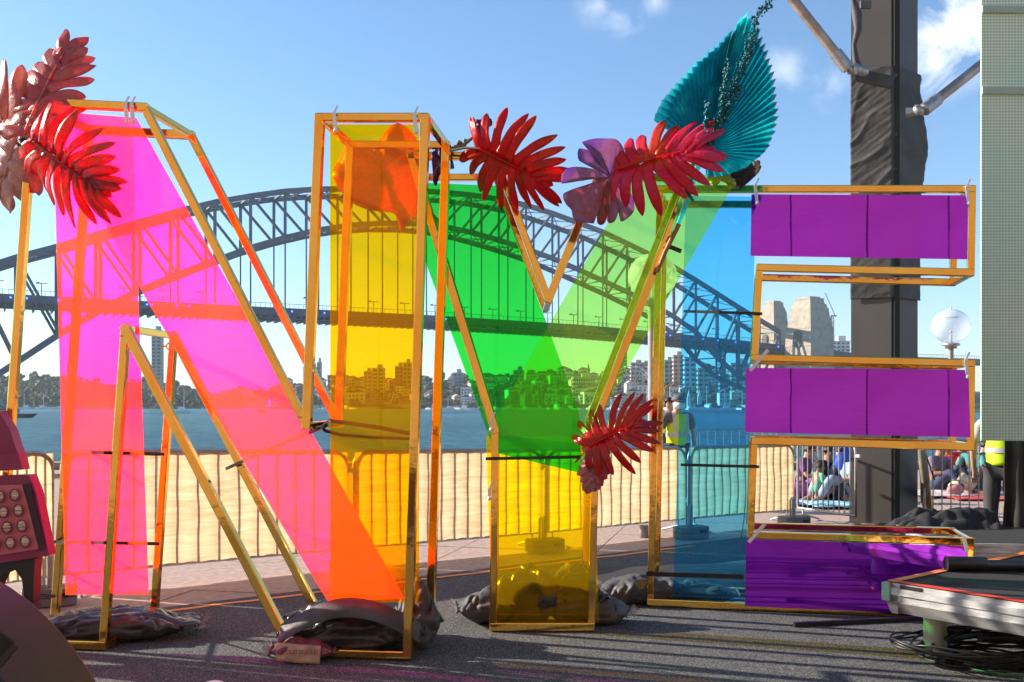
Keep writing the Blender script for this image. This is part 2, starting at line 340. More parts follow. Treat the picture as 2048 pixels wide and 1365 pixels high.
# right-hand near point seen behind the screen edge
# ------------------------------------------------------------------ far buildings
M_win = mat('far_window_glass', (.05, .07, .09), .25, var=.3, scale=.3)
wallc = {'cream': (.62, .54, .42), 'white': (.72, .70, .66), 'grey': (.34, .34, .35), 'tan': (.48, .36, .24), 'brick': (.33, .17, .11), 'teal': (.22, .36, .36), 'blue': (.25, .31, .38), 'pink': (.55, .36, .30)}
M_w = {k: mat('wall_'+k, v, .8, scale=.3, var=.12) for k, v in wallc.items()}
M_roofs = [mat('roof_terracotta', (.30, .11, .06), .8, scale=.6), mat('roof_slate', (.12, .12, .13), .8, scale=.6), mat('roof_pale', (.45, .43, .40), .8, scale=.6)]
def tower(px0, px1, ytop, D, col, label, ybase=None, floors=None, cols=None, crown=None):
    X0 = (px0-1024)*D/F; X1 = (px1-1024)*D/F; W = X1-X0; zt = CH+(HY-ytop)*D/F; zb = WZ+3 if ybase is None else CH+(HY-ybase)*D/F
    dp = max(8, W*.8); H = zt-zb; t = thing('apartment_tower', label, 'building', ((X0+X1)/2, D+dp/2, zb))
    mb = MB(); mb.box(((X0+X1)/2, D+dp/2, (zt+zb)/2), (W, dp, H)); wo_ = mb.build('wall', M_w[col], t)
    fl = floors or max(3, int(H/3.6)); cl = cols or max(2, int(W/4)); wb = MB()
    for f in range(fl):
        z = zb+(f+.55)*H/fl
        for k in range(cl):
            x = X0+(k+.5)*W/cl; wb.box((x, D-.02, z), (W/cl*.62, .25, H/fl*.5))
        for k in range(3): wb.box((X1+.02, D+dp*(k+.5)/3, z), (.25, dp/3*.6, H/fl*.5)); wb.box((X0-.02, D+dp*(k+.5)/3, z), (.25, dp/3*.6, H/fl*.5))
    wb.build('window', M_win, wo_, kind='stuff')
    rb = MB(); rb.box(((X0+X1)/2, D+dp/2, zt+.4), (W+.8, dp+.8, .8)); rb.build('roof', M_roofs[2], t)
    pb = MB(); pb.box(((X0+X1)/2+W*.12, D+dp/2, zt+.8+H*.03+.8), (W*.42, dp*.5, H*.06+1.6)); pb.build('plant_room', M_w[crown or col], t)
    if H > 40: ab = MB(); ab.tube([((X0+X1)/2-W*.2, D+dp/2, zt+.7), ((X0+X1)/2-W*.2, D+dp/2, zt+8)], .25, 5); ab.build('mast', M_w['grey'], t)
    return t
tower(303, 322, 666, 1010, 'grey', 'slim grey apartment tower left of the leaning gold post, alone on the shore')
tower(606, 634, 736, 1010, 'white', 'pale apartment block left of the slim dark tower beside the gold N post')
tower(634, 641, 726, 1000, 'grey', 'very slim dark grey tower touching the gold N post')
tower(655, 692, 752, 1010, 'tan', 'low tan apartment block seen at the left of the yellow panel')
tower(728, 743, 744, 960, 'tan', 'narrow tan wing of the towers seen through the yellow panel', 800)
tower(744, 768, 738, 950, 'cream', 'tall cream apartment tower in the middle of the yellow panel', 806)
tower(790, 806, 734, 970, 'brick', 'brown brick tower at the right of the yellow panel', 796)
tower(806, 822, 727, 960, 'tan', 'tallest stepped tan tower at the right edge of the yellow panel', 794)
tower(905, 926, 747, 1010, 'blue', 'flat blue grey block on the ridge between the letters')
tower(1027, 1048, 742, 960, 'grey', 'grey tower block with dark crown seen through the green panel', crown='blue')
tower(1131, 1136, 762, 900, 'cream', 'bright narrow block seen through the lime panel', 800)
tower(1147, 1190, 756, 900, 'cream', 'broad ribbed apartment block seen through the lime panel', 800, cols=9)
tower(1172, 1180, 738, 1050, 'grey', 'small dark block standing on the ridge behind the lime panel')
tower(1243, 1254, 700, 1150, 'blue', 'far blue glass tower above the ferris wheel')
tower(1262, 1288, 727, 940, 'pink', 'pink brick flats on the hill above the ferris wheel', 760)
tower(1329, 1347, 722, 900, 'teal', 'green glass office block right of the gold E post', 765)
tower(1347, 1367, 712, 880, 'pink', 'pink apartment tower with rows of windows left of the blue panel', 770)
tower(1369, 1392, 716, 850, 'white', 'white residential tower at the left of the blue panel', 775)
tower(1396, 1418, 738, 840, 'cream', 'cream block low behind the blue panel')
tower(1440, 1452, 700, 860, 'blue', 'blue glass tower behind the blue panel under the bridge')
tower(1462, 1500, 728, 830, 'white', 'wide white apartment block behind the blue panel near the bridge foot')
tower(1657, 1668, 645, 1100, 'blue', 'slender glass skyscraper right of the stone pylons')
tower(1664, 1700, 684, 1050, 'white', 'stacked white apartment block between pylon and black column')
tower(1570, 1581, 670, 1080, 'grey', 'grey tower between the two stone pylons')
tower(1870, 1886, 772, 600, 'white', 'white house on the wooded point beside the screen', 790)
tower(1889, 1902, 778, 605, 'cream', 'cream house on the wooded point nearest the screen', 792)
hs = []
for k in range(4):
    h = thing('house', 'small pitched roof house among trees on the far shore', 'house', (0, 0, 0), 'houses on the far hillside')
    W, Dp, H = (9, 8, 6) if k % 2 else (12, 9, 8)
    mb = MB(); mb.box((0, 0, H/2-1), (W, Dp, H+2)); mb.build('wall', M_w[['white', 'cream', 'white', 'brick'][k]], h)
    mb = MB(); mb.prism([(-W/2-.5, -Dp/2-.5, H), (W/2+.5, -Dp/2-.5, H), (0, -Dp/2-.5, H+2.8)], (0, Dp+1, 0)); mb.build('roof', M_roofs[[0, 2, 1, 0][k]], h)
    wb = MB()
    for fz in (1.6, 4.6):
        for x in (-.32, 0, .32): wb.box((x*W, -Dp/2, fz), (1.8, .3, 1.6))
    wb.build('window', M_win, h, kind='stuff'); hs.append(h)
for k in range(200):
    px = R.choice((R.uniform(450, 1240), R.uniform(900, 1400), R.uniform(1100, 1700), R.uniform(620, 850))); fr = R.uniform(.0, .9)
    loc = hill(px, fr)+Vector((0, -2, R.uniform(1, 3.5)))
    if k < 4: h = hs[k]; h.location = loc
    else: h = copy_thing(hs[R.randrange(4)], loc, R.uniform(-.5, .5)); h.scale = (R.uniform(.6, 1.0), .9, R.uniform(.6, 1.05))
    h['label'] = ['small white house with terracotta roof', 'wide cream house with pale roof', 'small white house with slate roof', 'wide brick house with terracotta roof'][next(i for i in range(4) if hs[i].children[0].data == h.children[0].data)]+', '+zone(px)
# boats moored along the far shore
M_hull = mat('boat_white', (.80, .80, .80), .4, var=.05)
M_cab = mat('boat_glass', (.08, .10, .13), .3)
def boat(kind, label, loc, group=None, s=1.0, rz=0):
    t = thing('sailing_boat' if kind == 's' else 'motor_boat', label, 'boat', (0, 0, 0), group)
    mb = MB(); L_ = 11*s; W = 3.2*s; H = 1.5*s
    sec = [(-1, .75), (-.3, 1), (.4, .85), (.8, .4), (1, .02)]; vs = []
    for a, b in sec: vs += [(a*L_/2, -b*W/2, H), (a*L_/2*.95, -b*W*.3, -.3), (a*L_/2*.95, b*W*.3, -.3), (a*L_/2, b*W/2, H)]
    fs = []
    for i in range(4):
        for j in range(3): fs.append((i*4+j, i*4+j+1, (i+1)*4+j+1, (i+1)*4+j))
        fs.append((i*4+3, i*4, (i+1)*4, (i+1)*4+3))
    fs.append((0, 1, 2, 3)); mb.add(vs, fs); mb.build('hull', M_hull, t)
    mb = MB(); mb.box((-.6*s, 0, H+.7*s), (4.2*s, 2*s, 1.5*s)); mb.box((-1*s, 0, H+1.55*s), (4.6*s, 2.2*s, .2*s)); mb.build('cabin', M_hull if kind == 's' else M_cab, t)
    if kind == 's':
        mb = MB(); mb.tube([(.5, 0, H), (.5, 0, H+13*s)], .16*s, 6); mb.tube([(.5, 0, H+2*s), (-4*s, 0, H+2*s)], .12*s, 5); mb.build('mast', M_hull, t)
    t.location = loc; t.rotation_euler = (0, 0, rz); return t
mo = boat('m', 'white motor boat moored off the far shore', (0, 0, 0), 'white motor boats moored along the far shore')
sa = boat('s', 'white yacht with bare mast off the far shore', (0, 0, 0), 'yachts moored along the far shore')
k = 0
for px in list(range(40, 130, 11))+list(range(640, 720, 14))+list(range(860, 1130, 10))+list(range(1130, 1330, 13))+list(range(1380, 1500, 12)):
    pxx = px+R.uniform(-4, 4); D = shoreD(pxx)-R.uniform(14, 70); loc = Vector(((pxx-1024)*D/F, D, WZ)); src = sa if k % 3 == 1 else mo
    if src.location.length < 1: src.location = loc; src.rotation_euler = (0, 0, R.uniform(0, 6.28)); 
    else:
        b = copy_thing(src, loc, R.uniform(0, 6.28)); sc = R.uniform(.7, 1.3); b.scale = (sc,)*3; b['label'] = b['label'].replace(' off the far shore', '').replace(' moored', '')+' moored '+zone(pxx)
    k += 1
D = 520; boat('s', 'white speedboat with sail, alone on open water behind the diagonal gold bar', ((366-1024)*D/F, D, WZ), s=.8, rz=.3)
D = 400; boat('m', 'small motor boat crossing the water behind the pink diagonal panel', ((526-1024)*D/F, D, WZ), s=.7, rz=.1)
# ferry at the left edge
ft = thing('ferry', 'dark ferry with flat upper deck behind the left gold post', 'ferry', ((8-1024)*330/F, 330, WZ))
x0 = (10-1024)*330/F; mb = MB(); mb.prism([(x0-9, 326, WZ-.2), (x0+8, 326, WZ-.2), (x0+10, 326, WZ+1.3), (x0-9, 326, WZ+1.3)], (0, 6, 0)); mb.build('hull', mat('ferry_hull', (.05, .06, .08), .5), ft)
mb = MB(); mb.box((x0-2, 329, WZ+2.3), (12, 5, 1.6)); mb.build('cabin', M_cab, ft); mb = MB(); mb.box((x0-2, 329, WZ+4.2), (9, 5.4, .3)); mb.box((x0-3, 329, WZ+5.3), (4, 3, 1.9)); mb.build('upper_deck', M_w['grey'], ft)
mb = MB()
for q_ in (-6, -3, 0, 2): mb.tube([(x0+q_, 326.6, WZ+3), (x0+q_, 326.6, WZ+4.2)], .12, 5)
mb.build('post', M_w['grey'], ft)
# ferris wheel
FD = 850; fc = P(1262, 776, FD); fr_ = 43*FD/F; M_wh = mat('white_steel', (.75, .75, .76), .5)
fw = thing('ferris_wheel', 'large white ferris wheel on the far shore beside the gold E post', 'ferris wheel', (fc.x, FD, WZ))
mb = MB(); ring = lambda rr, yo: [(fc.x+rr*math.cos(a*math.pi/24), FD+yo, fc.z+rr*math.sin(a*math.pi/24)) for a in range(49)]
for yo in (-1.2, 1.2): mb.tube(ring(fr_, yo), .3, 5, caps=False); mb.tube(ring(fr_*.86, yo), .2, 5, caps=False)
mb.build('rim', M_wh, fw)
for k in range(24):
    a = k*math.pi/12; bpart('spoke', fc, fc+Vector((math.cos(a)*fr_, 0, math.sin(a)*fr_)), .22, .22, M_wh, fw)
    gb = MB(); gb.ball(fc+Vector((math.cos(a)*(fr_+.8), 0, math.sin(a)*(fr_+.8)-.8)), 1.1, 6, 4); gb.build('gondola', M_wh, fw)
for s_ in (-1, 1): bpart('leg', fc+Vector((0, s_*2, 0)), Vector((fc.x+s_*11, FD+s_*3, WZ)), .7, .7, M_wh, fw)
# two fairground towers
for px, lab in ((1378, 'left white fairground tower with pointed spire'), (1399, 'right white fairground tower with pointed spire')):
    D = 800; t = thing('fairground_tower', lab, 'tower', P(px, 820, D)); b = P(px, 820, D)
    mb = MB(); mb.box(b+Vector((0, 0, 3)), (3, 3, 14)); mb.box(b+Vector((0, 0, 11)), (2.2, 2.2, 2)); mb.build('shaft', M_w['white'], t)
    mb = MB(); mb.lathe(b+Vector((0, 0, 12)), [(1.2, 0), (.6, 2), (.2, 4), (.02, 6)], 8); mb.build('spire', M_wh, t)
# construction crane
cr = thing('tower_crane', 'thin construction crane right of the stone pylon', 'crane', P(1668, 700, 1090)); M_cr = M_w['grey']
bpart('mast', P(1667, 700, 1090), P(1667, 634, 1090), 1.2, 1.2, M_cr, cr); bpart('jib', P(1671, 634, 1090), P(1650, 586, 1090), .9, .9, M_cr, cr); bpart('counter_jib', P(1661, 632, 1090), P(1673, 632, 1090), 1.6, 1.6, M_cr, cr)
# ================================================================== the arch bridge
M_st = mat('bridge_steel', (.075, .095, .135), .6, scale=.15, var=.25); M_dk = mat('bridge_deck', (.07, .085, .12), .7, scale=.1, var=.2)
B0 = Vector((206, 766, 0)); B1 = Vector((-266, 517, 0)); bd = (B1-B0).normalized(); bn = Vector((-bd.y, bd.x, 0));
if bn.y < 0: bn = -bn
def interp(tb, x):
    for (a, ya), (b, yb) in zip(tb, tb[1:]):
        if a <= x <= b: return ya+(yb-ya)*(x-a)/(b-a)
    a, ya = tb[0]; b, yb = tb[1]
    if x > tb[-1][0]: a, ya = tb[-2]; b, yb = tb[-1]
    return ya+(yb-ya)*(x-a)/(b-a)
top_t = [(-60, 545), (0, 524), (60, 508), (108, 496), (200, 468), (340, 427), (430, 405), (500, 393), (560, 384), (620, 379), (700, 378), (780, 379), (860, 383), (940, 390), (1018, 402), (1080, 418), (1140, 440), (1210, 466), (1285, 502), (1340, 530), (1381, 554), (1430, 585), (1485, 620), (1552, 660)]
bot_t = [(-60, 785), (0, 745), (60, 708), (125, 664), (190, 625), (250, 595), (292, 575), (400, 532), (500, 496), (560, 478), (620, 464), (660, 455), (730, 448), (800, 446), (880, 452), (960, 469), (1040, 494), (1100, 515), (1160, 541), (1250, 582), (1335, 625), (1400, 670), (1430, 712), (1480, 755), (1560, 790)]
dk_t = [(-60, 590), (0, 593), (250, 606), (500, 618), (850, 635), (1140, 653), (1300, 667), (1560, 694), (1700, 710), (1900, 730)]
def bp_(t): v = B0+bd*t; return v
def bpx(t): v = bp_(t); return 1024+v.x*F/v.y
def bz(tb, t): v = bp_(t); return CH+(HY-interp(tb, bpx(t)))*v.y/F
br = thing('arch_bridge', 'huge grey steel arch bridge with hanging road deck spanning the harbour', 'bridge', (bp_(280).x, bp_(280).y, WZ))
NP = 28; LT = 566; dt = LT/NP; ft_ = bn*26
top = []; bot = []
for k in range(NP+1):
    t = k*dt; v = bp_(t); zt = bz(top_t, t); zb = bz(bot_t, t)
    if zb > zt-6: zb = zt-6
    top.append(Vector((v.x, v.y, zt))); bot.append(Vector((v.x, v.y, zb)))
for side, o_ in enumerate((Vector((0, 0, 0)), ft_)):
    for k in range(NP):
        bpart('top_chord', top[k]+o_, top[k+1]+o_, 2.3, 3.0, M_st, br); bpart('bottom_chord', bot[k]+o_, bot[k+1]+o_, 2.3, 3.0, M_st, br)
        d0, d1 = (bot[k], top[k+1]) if k >= NP/2 else (top[k], bot[k+1])
        if k >= NP/2: d0, d1 = top[k+1], bot[k]
        bpart('diagonal', d0+o_, d1+o_, 1.35, 1.45, M_st, br)
    for k in range(NP+1):
        bpart('vertical', bot[k]+o_, top[k]+o_, 1.5, 1.6, M_st, br); dz = bz(dk_t, k*dt)
        a, b = bot[k]+o_, bot[k]+o_; b = Vector((b.x, b.y, dz))
        if abs(a.z-dz) > 3: bpart('hanger', a, b, .75, .75, M_st, br)
for k in range(NP+1):
    bpart('cross_strut', top[k], top[k]+ft_, .8, .9, M_st, br); bpart('cross_strut', bot[k], bot[k]+ft_, .8, .9, M_st, br)
lat = MB()
for k in range(NP):
    for ch_ in (top, bot):
        m_ = (ch_[k]+ch_[k+1])/2+ft_/2
        for a, b in ((ch_[k], ch_[k+1]+ft_), (ch_[k]+ft_, ch_[k+1])): lat.beam(a, b, .45, .5)
        lat.beam(m_-ft_/2, m_+ft_/2, .4, .4)
lat.build('wind_bracing', M_st, br, kind='stuff')
# deck
dm = MB(); rl = MB(); un = MB(); do = -bn*9; dw = bn*44
ts = [-260+k*14 for k in range(64)]
for a, b in zip(ts, ts[1:]):
    pa, pb = bp_(a)+do, bp_(b)+do; za = bz(dk_t, a) if a > -100 else bz(dk_t, -100)+( -100-a)*.0; zb = bz(dk_t, b) if b > -100 else bz(dk_t, -100)
    A = Vector((pa.x, pa.y, za)); B = Vector((pb.x, pb.y, zb))
    vs = [A-Vector((0, 0, 3.4)), B-Vector((0, 0, 3.4)), B+Vector((0, 0, .6)), A+Vector((0, 0, .6))]
    dm.add(vs+[v+dw for v in vs], [(0, 1, 2, 3), (7, 6, 5, 4), (0, 4, 5, 1), (3, 2, 6, 7)])
    rl.beam(A+Vector((0, 0, 3.0)), B+Vector((0, 0, 3.0)), .25, .25)
    for q_ in range(5): c0 = A.lerp(B, q_/5); rl.beam(c0+Vector((0, 0, .5)), c0+Vector((0, 0, 3)), .18, .18)
    if 0 < a < 560:
        un.beam(A-Vector((0, 0, 5.6)), B-Vector((0, 0, 5.6)), .35, .35)
        for q_ in range(4): c0 = A.lerp(B, q_/4); un.beam(c0-Vector((0, 0, 3.4)), c0-Vector((0, 0, 5.6)), .25, .25)
        for q_ in range(3): c0 = A.lerp(B, (q_+.5)/3)-Vector((0, 0, 4.3)); un.beam(c0, c0+dw, .8, 1.6)
dm.build('road_deck', M_dk, br); rl.build('railing', M_st, br, kind='stuff'); un.build('deck_underframe', M_st, br, kind='stuff')
# street lights and signal gantries on the deck
for k in range(2, 27):
    t = k*dt+9; v = bp_(t)+do; z = bz(dk_t, t); mb = MB(); mb.tube([(v.x, v.y, z), (v.x, v.y, z+7)], .25, 5); mb.beam((v.x-3, v.y, z+7), (v.x+3, v.y, z+7), .4, .4); mb.box((v.x-2, v.y, z+7.4), (1.2, .8, .6)); mb.build('deck_lamp', M_st, br)
M_blue = bpy.data.materials.new('blue_lamp'); M_blue.use_nodes = True; _b = M_blue.node_tree.nodes['Principled BSDF']; _b.inputs['Emission Color'].default_value = (.05, .12, 1, 1); _b.inputs['Emission Strength'].default_value = 4; _b.inputs['Base Color'].default_value = (.02, .05, .6, 1)
for px in (22, 54, 116, 290, 300, 350, 373, 560, 576, 640, 870, 881, 1325, 1390, 1420, 1455, 1540, 1590):
    s_ = 3.85-px*.0008; t = ((206)-(px-1024)/s_)/.884; v = bp_(t)+do-bn*.4; z = bz(dk_t, t)-1.2; mb = MB(); mb.ball((v.x, v.y, z), .5, 8, 5); mb.build('blue_light', M_blue, br)
# stone pylons
M_gran = mat('pylon_granite', (.40, .34, .27), .85, scale=.25, var=.18, bump=.2, bscale=1.5)
def pylon(px0, px1, ytop, D, label):
    b0 = P(px0, HY, D); b1 = P(px1, HY, D); cx = (b0.x+b1.x)/2; W = b1.x-b0.x; zt = CH+(HY-ytop)*D/F; zb = WZ; H = zt-zb
    t = thing('bridge_pylon', label, 'pylon', (cx, D, zb)); rz = math.atan2(bd.y, bd.x)
    def ring(sc, z, dpt=1.15):
        out = []
        for x, y in ((-.5, -.5), (.5, -.5), (.5, .5), (-.5, .5)):
            X = x*W*sc*.86; Y = y*W*sc*.86*dpt; out.append(Vector((cx+X*math.cos(rz)-Y*math.sin(rz), D+X*math.sin(rz)+Y*math.cos(rz), zb+z)))
        return out
    def fr(mb, s0, z0, s1, z1): mb.add(ring(s0, z0)+ring(s1, z1), [(3,2,1,0),(4,5,6,7),(0,1,5,4),(1,2,6,5),(2,3,7,6),(3,0,4,7)])
    mb = MB(); fr(mb, 1.14, 0, 1.04, H*.72); mb.build('base', M_gran, t)
    mb = MB(); fr(mb, .98, H*.72, .84, H*.90); mb.build('shaft', M_gran, t)
    mb = MB(); fr(mb, .80, H*.90, .74, H*.935); fr(mb, .68, H*.935, .62, H*.975); fr(mb, .65, H*.975, .65, H*.985); fr(mb, .5, H*.985, .48, H); mb.build('cap', M_gran, t)
    mb = MB(); fr(mb, 1.06, H*.715, 1.06, H*.73); fr(mb, 1.09, H*.56, 1.085, H*.575); mb.build('cornice', M_gran, t)
    for ax in (0, 1):
        r0 = ring(1.062, H*.66); r1 = ring(.975, H*.60)
        for e in ((0, 1), (1, 2), (3, 0)):
            a = r0[e[0]].lerp(r0[e[1]], .36); b = r0[e[0]].lerp(r0[e[1]], .64); nrm = Vector(((b-a).y, -(b-a).x, 0)).normalized()
            if ax: continue
            pts = [a-Vector((0, 0, H*.1)), b-Vector((0, 0, H*.1))]; w_ = (b-a).length; m_ = (a+b)/2
            for q_ in range(9):
                an = math.pi*q_/8; pts.append(m_+(b-a).normalized()*math.cos(an)*w_/2+Vector((0, 0, math.sin(an)*w_/2)))
            wbm = MB(); wbm.prism([p+nrm*1.1 for p in pts], -nrm*.8); wbm.build('arch_opening', mat('arch_shade', (.13, .12, .11), .9), t)  # dark slab on the face; the arch's inner shade is its colour
    for e, q0 in ((0, .5),):
        for q_ in (.3, .5, .7):
            r = ring(.95, H*.80); c0 = r[0].lerp(r[1], q_); wbm = MB(); wbm.box(c0, (1.6, 1.6, 5), rz); wbm.build('slit_window', M_win, t)
    return t
pylon(1524, 1570, 603, 800, 'left hand stone bridge pylon, half hidden by the gold frame')
pylon(1585, 1652, 595, 740, 'right hand stone bridge pylon with arched opening beside the crane')
mb = MB(); pa = bp_(-20)+do; 
solo_ab = MB()
for k in range(5):
    v = bp_(-40-k*34)+bn*13; solo_ab.box((v.x, v.y, (bz(dk_t, -100)-3+WZ)/2), (9, 24, bz(dk_t, -100)-3-WZ-.5), math.atan2(bd.y, bd.x))
solo_ab.build('approach_pier', M_gran, br)

# thin summer haze over the harbour
hz = MB(); hz.box((0, 800, 70.75), (3600, 2000, 149.5)); ho = hz.build('haze', [], kind='stuff'); ho['label'] = 'thin pale haze over the harbour'
vm = bpy.data.materials.new('haze_air'); vm.use_nodes = True; vn = vm.node_tree.nodes; vn.remove(vn['Principled BSDF']); pvn = vn.new('ShaderNodeVolumePrincipled'); pvn.inputs['Color'].default_value = (.86, .92, 1, 1); pvn.inputs['Density'].default_value = .00013
vm.node_tree.links.new(pvn.outputs[0], vn['Material Output'].inputs['Volume']); ho.data.materials.append(vm)
# ================================================================== the three giant letters
def gold_mat():
    m = bpy.data.materials.new('gold_mirror_foil'); m.use_nodes = True; t = m.node_tree; n = t.nodes; l = t.links.new
    b = n['Principled BSDF']; b.inputs['Metallic'].default_value = 1
    tc = n.new('ShaderNodeTexCoord'); nz = n.new('ShaderNodeTexNoise'); nz.inputs['Scale'].default_value = 2.2; nz.inputs['Detail'].default_value = 5; l(tc.outputs['Object'], nz.inputs['Vector'])
    r = n.new('ShaderNodeValToRGB'); r.color_ramp.elements[0].position = .3; r.color_ramp.elements[1].position = .62
    r.color_ramp.elements[0].color = (1.0, .50, .08, 1); r.color_ramp.elements[1].color = (1.0, .64, .15, 1); l(nz.outputs['Fac'], r.inputs[0]); l(r.outputs[0], b.inputs['Base Color'])
    r2 = n.new('ShaderNodeMapRange'); r2.inputs['To Min'].default_value = .03; r2.inputs['To Max'].default_value = .16; l(nz.outputs['Fac'], r2.inputs['Value']); l(r2.outputs[0], b.inputs['Roughness'])
    nb = n.new('ShaderNodeTexNoise'); nb.inputs['Scale'].default_value = 7; nb.inputs['Detail'].default_value = 3; l(tc.outputs['Object'], nb.inputs['Vector'])
    bp = n.new('ShaderNodeBump'); bp.inputs['Strength'].default_value = .16; bp.inputs['Distance'].default_value = .02; l(nb.outputs['Fac'], bp.inputs['Height']); l(bp.outputs[0], b.inputs['Normal'])
    return m
M_gold = gold_mat()
M_tie = mat('black_webbing', (.018, .018, .02), .4, var=.2); M_clip = mat('clear_cable_tie', (.95, .95, .95), .25, var=.05)
class Letter:
    def __init__(s, name, label, cat, D0, slope, depth, org):
        s.D0 = D0; s.k = slope; s.depth = depth; n = Vector((-slope, 1, 0)).normalized(); s.n = Vector((-slope, 1, 0)).normalized()
        s.t = thing(name, label, cat, org); s.i = 0
    # the letter's own plane: distance D = D0 + slope*X, moved back by b metres along its normal
    def pt(s, px, py, b=0.0):
        u = (px-1024)/F; D = s.D0/(1-s.k*u)
        if b:                               # keep the image position on the shifted plane
            D = (s.D0+b*math.sqrt(1+s.k*s.k))/(1-s.k*u)
        return P(px, py, D)
    def frame(s, poly, floor=()):
        fp = []
        for i, (x, y) in enumerate(poly):
            p = s.pt(x, y)
            if i in floor: p.z = .045
            fp.append(p)
        rp = [p+s.n*s.depth for p in fp]; N = len(fp)
        for ring in (fp, rp):
            for i in range(N): s.tube(ring[i], ring[(i+1) % N])
        for i in range(N): s.tube(fp[i], rp[i], short=True)
        return fp, rp
    def tube(s, a, b, short=False):
        s.i += 1; w_ = (.052, .0545, .0495, .057)[s.i % 4]-(.006 if short else 0)
        mb = MB(); d = (b-a).normalized(); e = .0 if short else w_*.42
        mb.beam(a, b, w_, w_, up=tuple(s.n), ext=e); o = mb.build('tube', M_gold, s.t)
        bv = o.modifiers.new('bevel', 'BEVEL'); bv.width = .006; bv.segments = 2
        return o
    def panel(s, name, poly, b, m, label=None):
        mb = MB(); mb.prism([s.pt(x, y, b) for x, y in poly], s.n*.005); return mb.build(name, m, s.t, label)
    def strap(s, pts, b, wd=.022, name='strap', m=None, label=None):
        mb = MB(); q = [s.pt(x, y, bb) if not isinstance(bb, Vector) else bb for (x, y), bb in zip(pts, b if isinstance(b, (list, tuple)) else [b]*len(pts))]
        for a, c in zip(q, q[1:]): mb.beam(a, c, .006, wd, up=(0, 0, 1), ext=.002)
        return mb.build(name, m or M_tie, s.t, label)
    def clip(s, px, py, h=36, dx=3):
        mb = MB(); a = s.pt(px, py-8, -.05); b = s.pt(px+dx, py+h-8, -.05); mb.beam(a, b, .022, .008, up=tuple(s.n)); mb.beam(a, s.pt(px, py-8, .06), .02, .006); mb.ball(b, .016, 6, 4)
        mb.beam(a, s.pt(px+7, py-22, -.02), .012, .006, up=tuple(s.n))
        return mb.build('cable_tie', M_clip, s.t)
    def ring(s, px, py, b=-.02):
        mb = MB(); c_ = s.pt(px, py, b); mb.tube([c_+Vector((.022*math.cos(a), 0, .022*math.sin(a))) for a in [k*math.pi/6 for k in range(13)]], .005, 6, caps=False); mb.tube([c_+Vector((-.022, 0, 0)), c_+Vector((-.06, 0, .0))], .006, 6)
        return mb.build('eye_bolt', M_gold, s.t)
MP_mag = panel_mat('fluorescent_magenta_acrylic', (.95, .0, .62), (.62, .27, .0))
MP_yel = panel_mat('amber_yellow_acrylic', (1.0, .55, .0), (.11, .045, 0))
MP_grn = panel_mat('green_acrylic', (.02, .72, .06), (.0, .02, .003))
MP_lim = panel_mat('lime_acrylic', (.46, .86, .20), (.035, .04, 0))
MP_ystem = panel_mat('lemon_yellow_acrylic', (1.0, .78, .0), (.08, .055, 0))
MP_blu = panel_mat('blue_acrylic', (.16, .65, .97), (.0, .015, .03))
MP_pur = panel_mat('mirror_purple_acrylic', (.30, .002, .42), (.075, .003, .15), gloss=(.50, .06, .78), gmix=.78, bump=.012)
# --- N
NL = Letter('letter_n', 'giant open gold framed letter N with magenta and amber acrylic panels', 'letter sculpture', 6.076, -.13, .66, (-1.9, 6.3, 0))
npoly = [(67, 205), (290, 216), (614, 852), (640, 236), (851, 236), (815, 1325), (585, 1322), (252, 658), (208, 1300), (-8, 1298)]
nf, nr = NL.frame(npoly, floor=(5, 6, 8, 9))
NL.panel('acrylic_panel', [(106, 224), (264, 236), (297, 1190), (131, 1190)], .10, MP_mag, 'magenta panel hanging in the left leg of the N')
NL.panel('acrylic_panel', [(118, 224), (272, 236), (808, 1197), (656, 1204), (297, 607), (205, 437), (112, 268)], .06, MP_mag, 'magenta panel along the diagonal of the N')
NL.panel('acrylic_panel', [(660, 249), (838, 249), (838, 1205), (661, 1205)], .14, MP_yel, 'amber panel in the right leg of the N')
for x, y in ((251, 215), (263, 216), (668, 234), (829, 236)): NL.clip(x, y)
for x, y in ((258, 672), (340, 693), (612, 835)): NL.ring(x, y)
NL.strap([(123, 903), (208, 906), (328, 909)], [.5, -.04, .3]); NL.strap([(-8, 1078), (104, 1084), (208, 1086), (318, 1088)], [-.03, .6, -.04, .3]); NL.strap([(60, 1190), (110, 1193)], [.3, .62])
NL.strap([(452, 938), (560, 890), (640, 857), (662, 840)], [.62, .3, -.02, .5]); NL.strap([(662, 842), (700, 847), (760, 856), (822, 868)], .2, .026); NL.strap([(820, 878), (740, 875), (680, 870), (650, 862), (646, 856), (655, 850)], .16, .02)
# --- Y
YL = Letter('letter_y', 'giant open gold framed letter Y with green, lime and lemon acrylic panels', 'letter sculpture', 6.95, 0.0, .65, (.2, 7.2, 0))
ypoly = [(822, 313), (990, 313), (1097, 600), (1213, 313), (1396, 313), (1192, 842), (1182, 1268), (986, 1264), (990, 862)]
YL.frame(ypoly, floor=(6, 7))
YL.panel('acrylic_panel', [(848, 366), (993, 372), (1157, 822), (1163, 947), (990, 906), (848, 516)], .09, MP_grn, 'green panel in the left arm of the Y')
YL.panel('acrylic_panel', [(1272, 350), (1478, 350), (1168, 888), (972, 868)], .05, MP_lim, 'lime panel in the right arm of the Y')
YL.panel('acrylic_panel', [(972, 872), (1186, 872), (1198, 1246), (984, 1242)], .13, MP_ystem, 'lemon yellow panel in the stem of the Y')
YL.strap([(972, 918), (1175, 914)], -.04); YL.strap([(1330, 497), (1340, 494), (1362, 503)], -.05, .03)
for x, y in ((983, 847), (979, 985)): YL.clip(x, y, 20, 0)
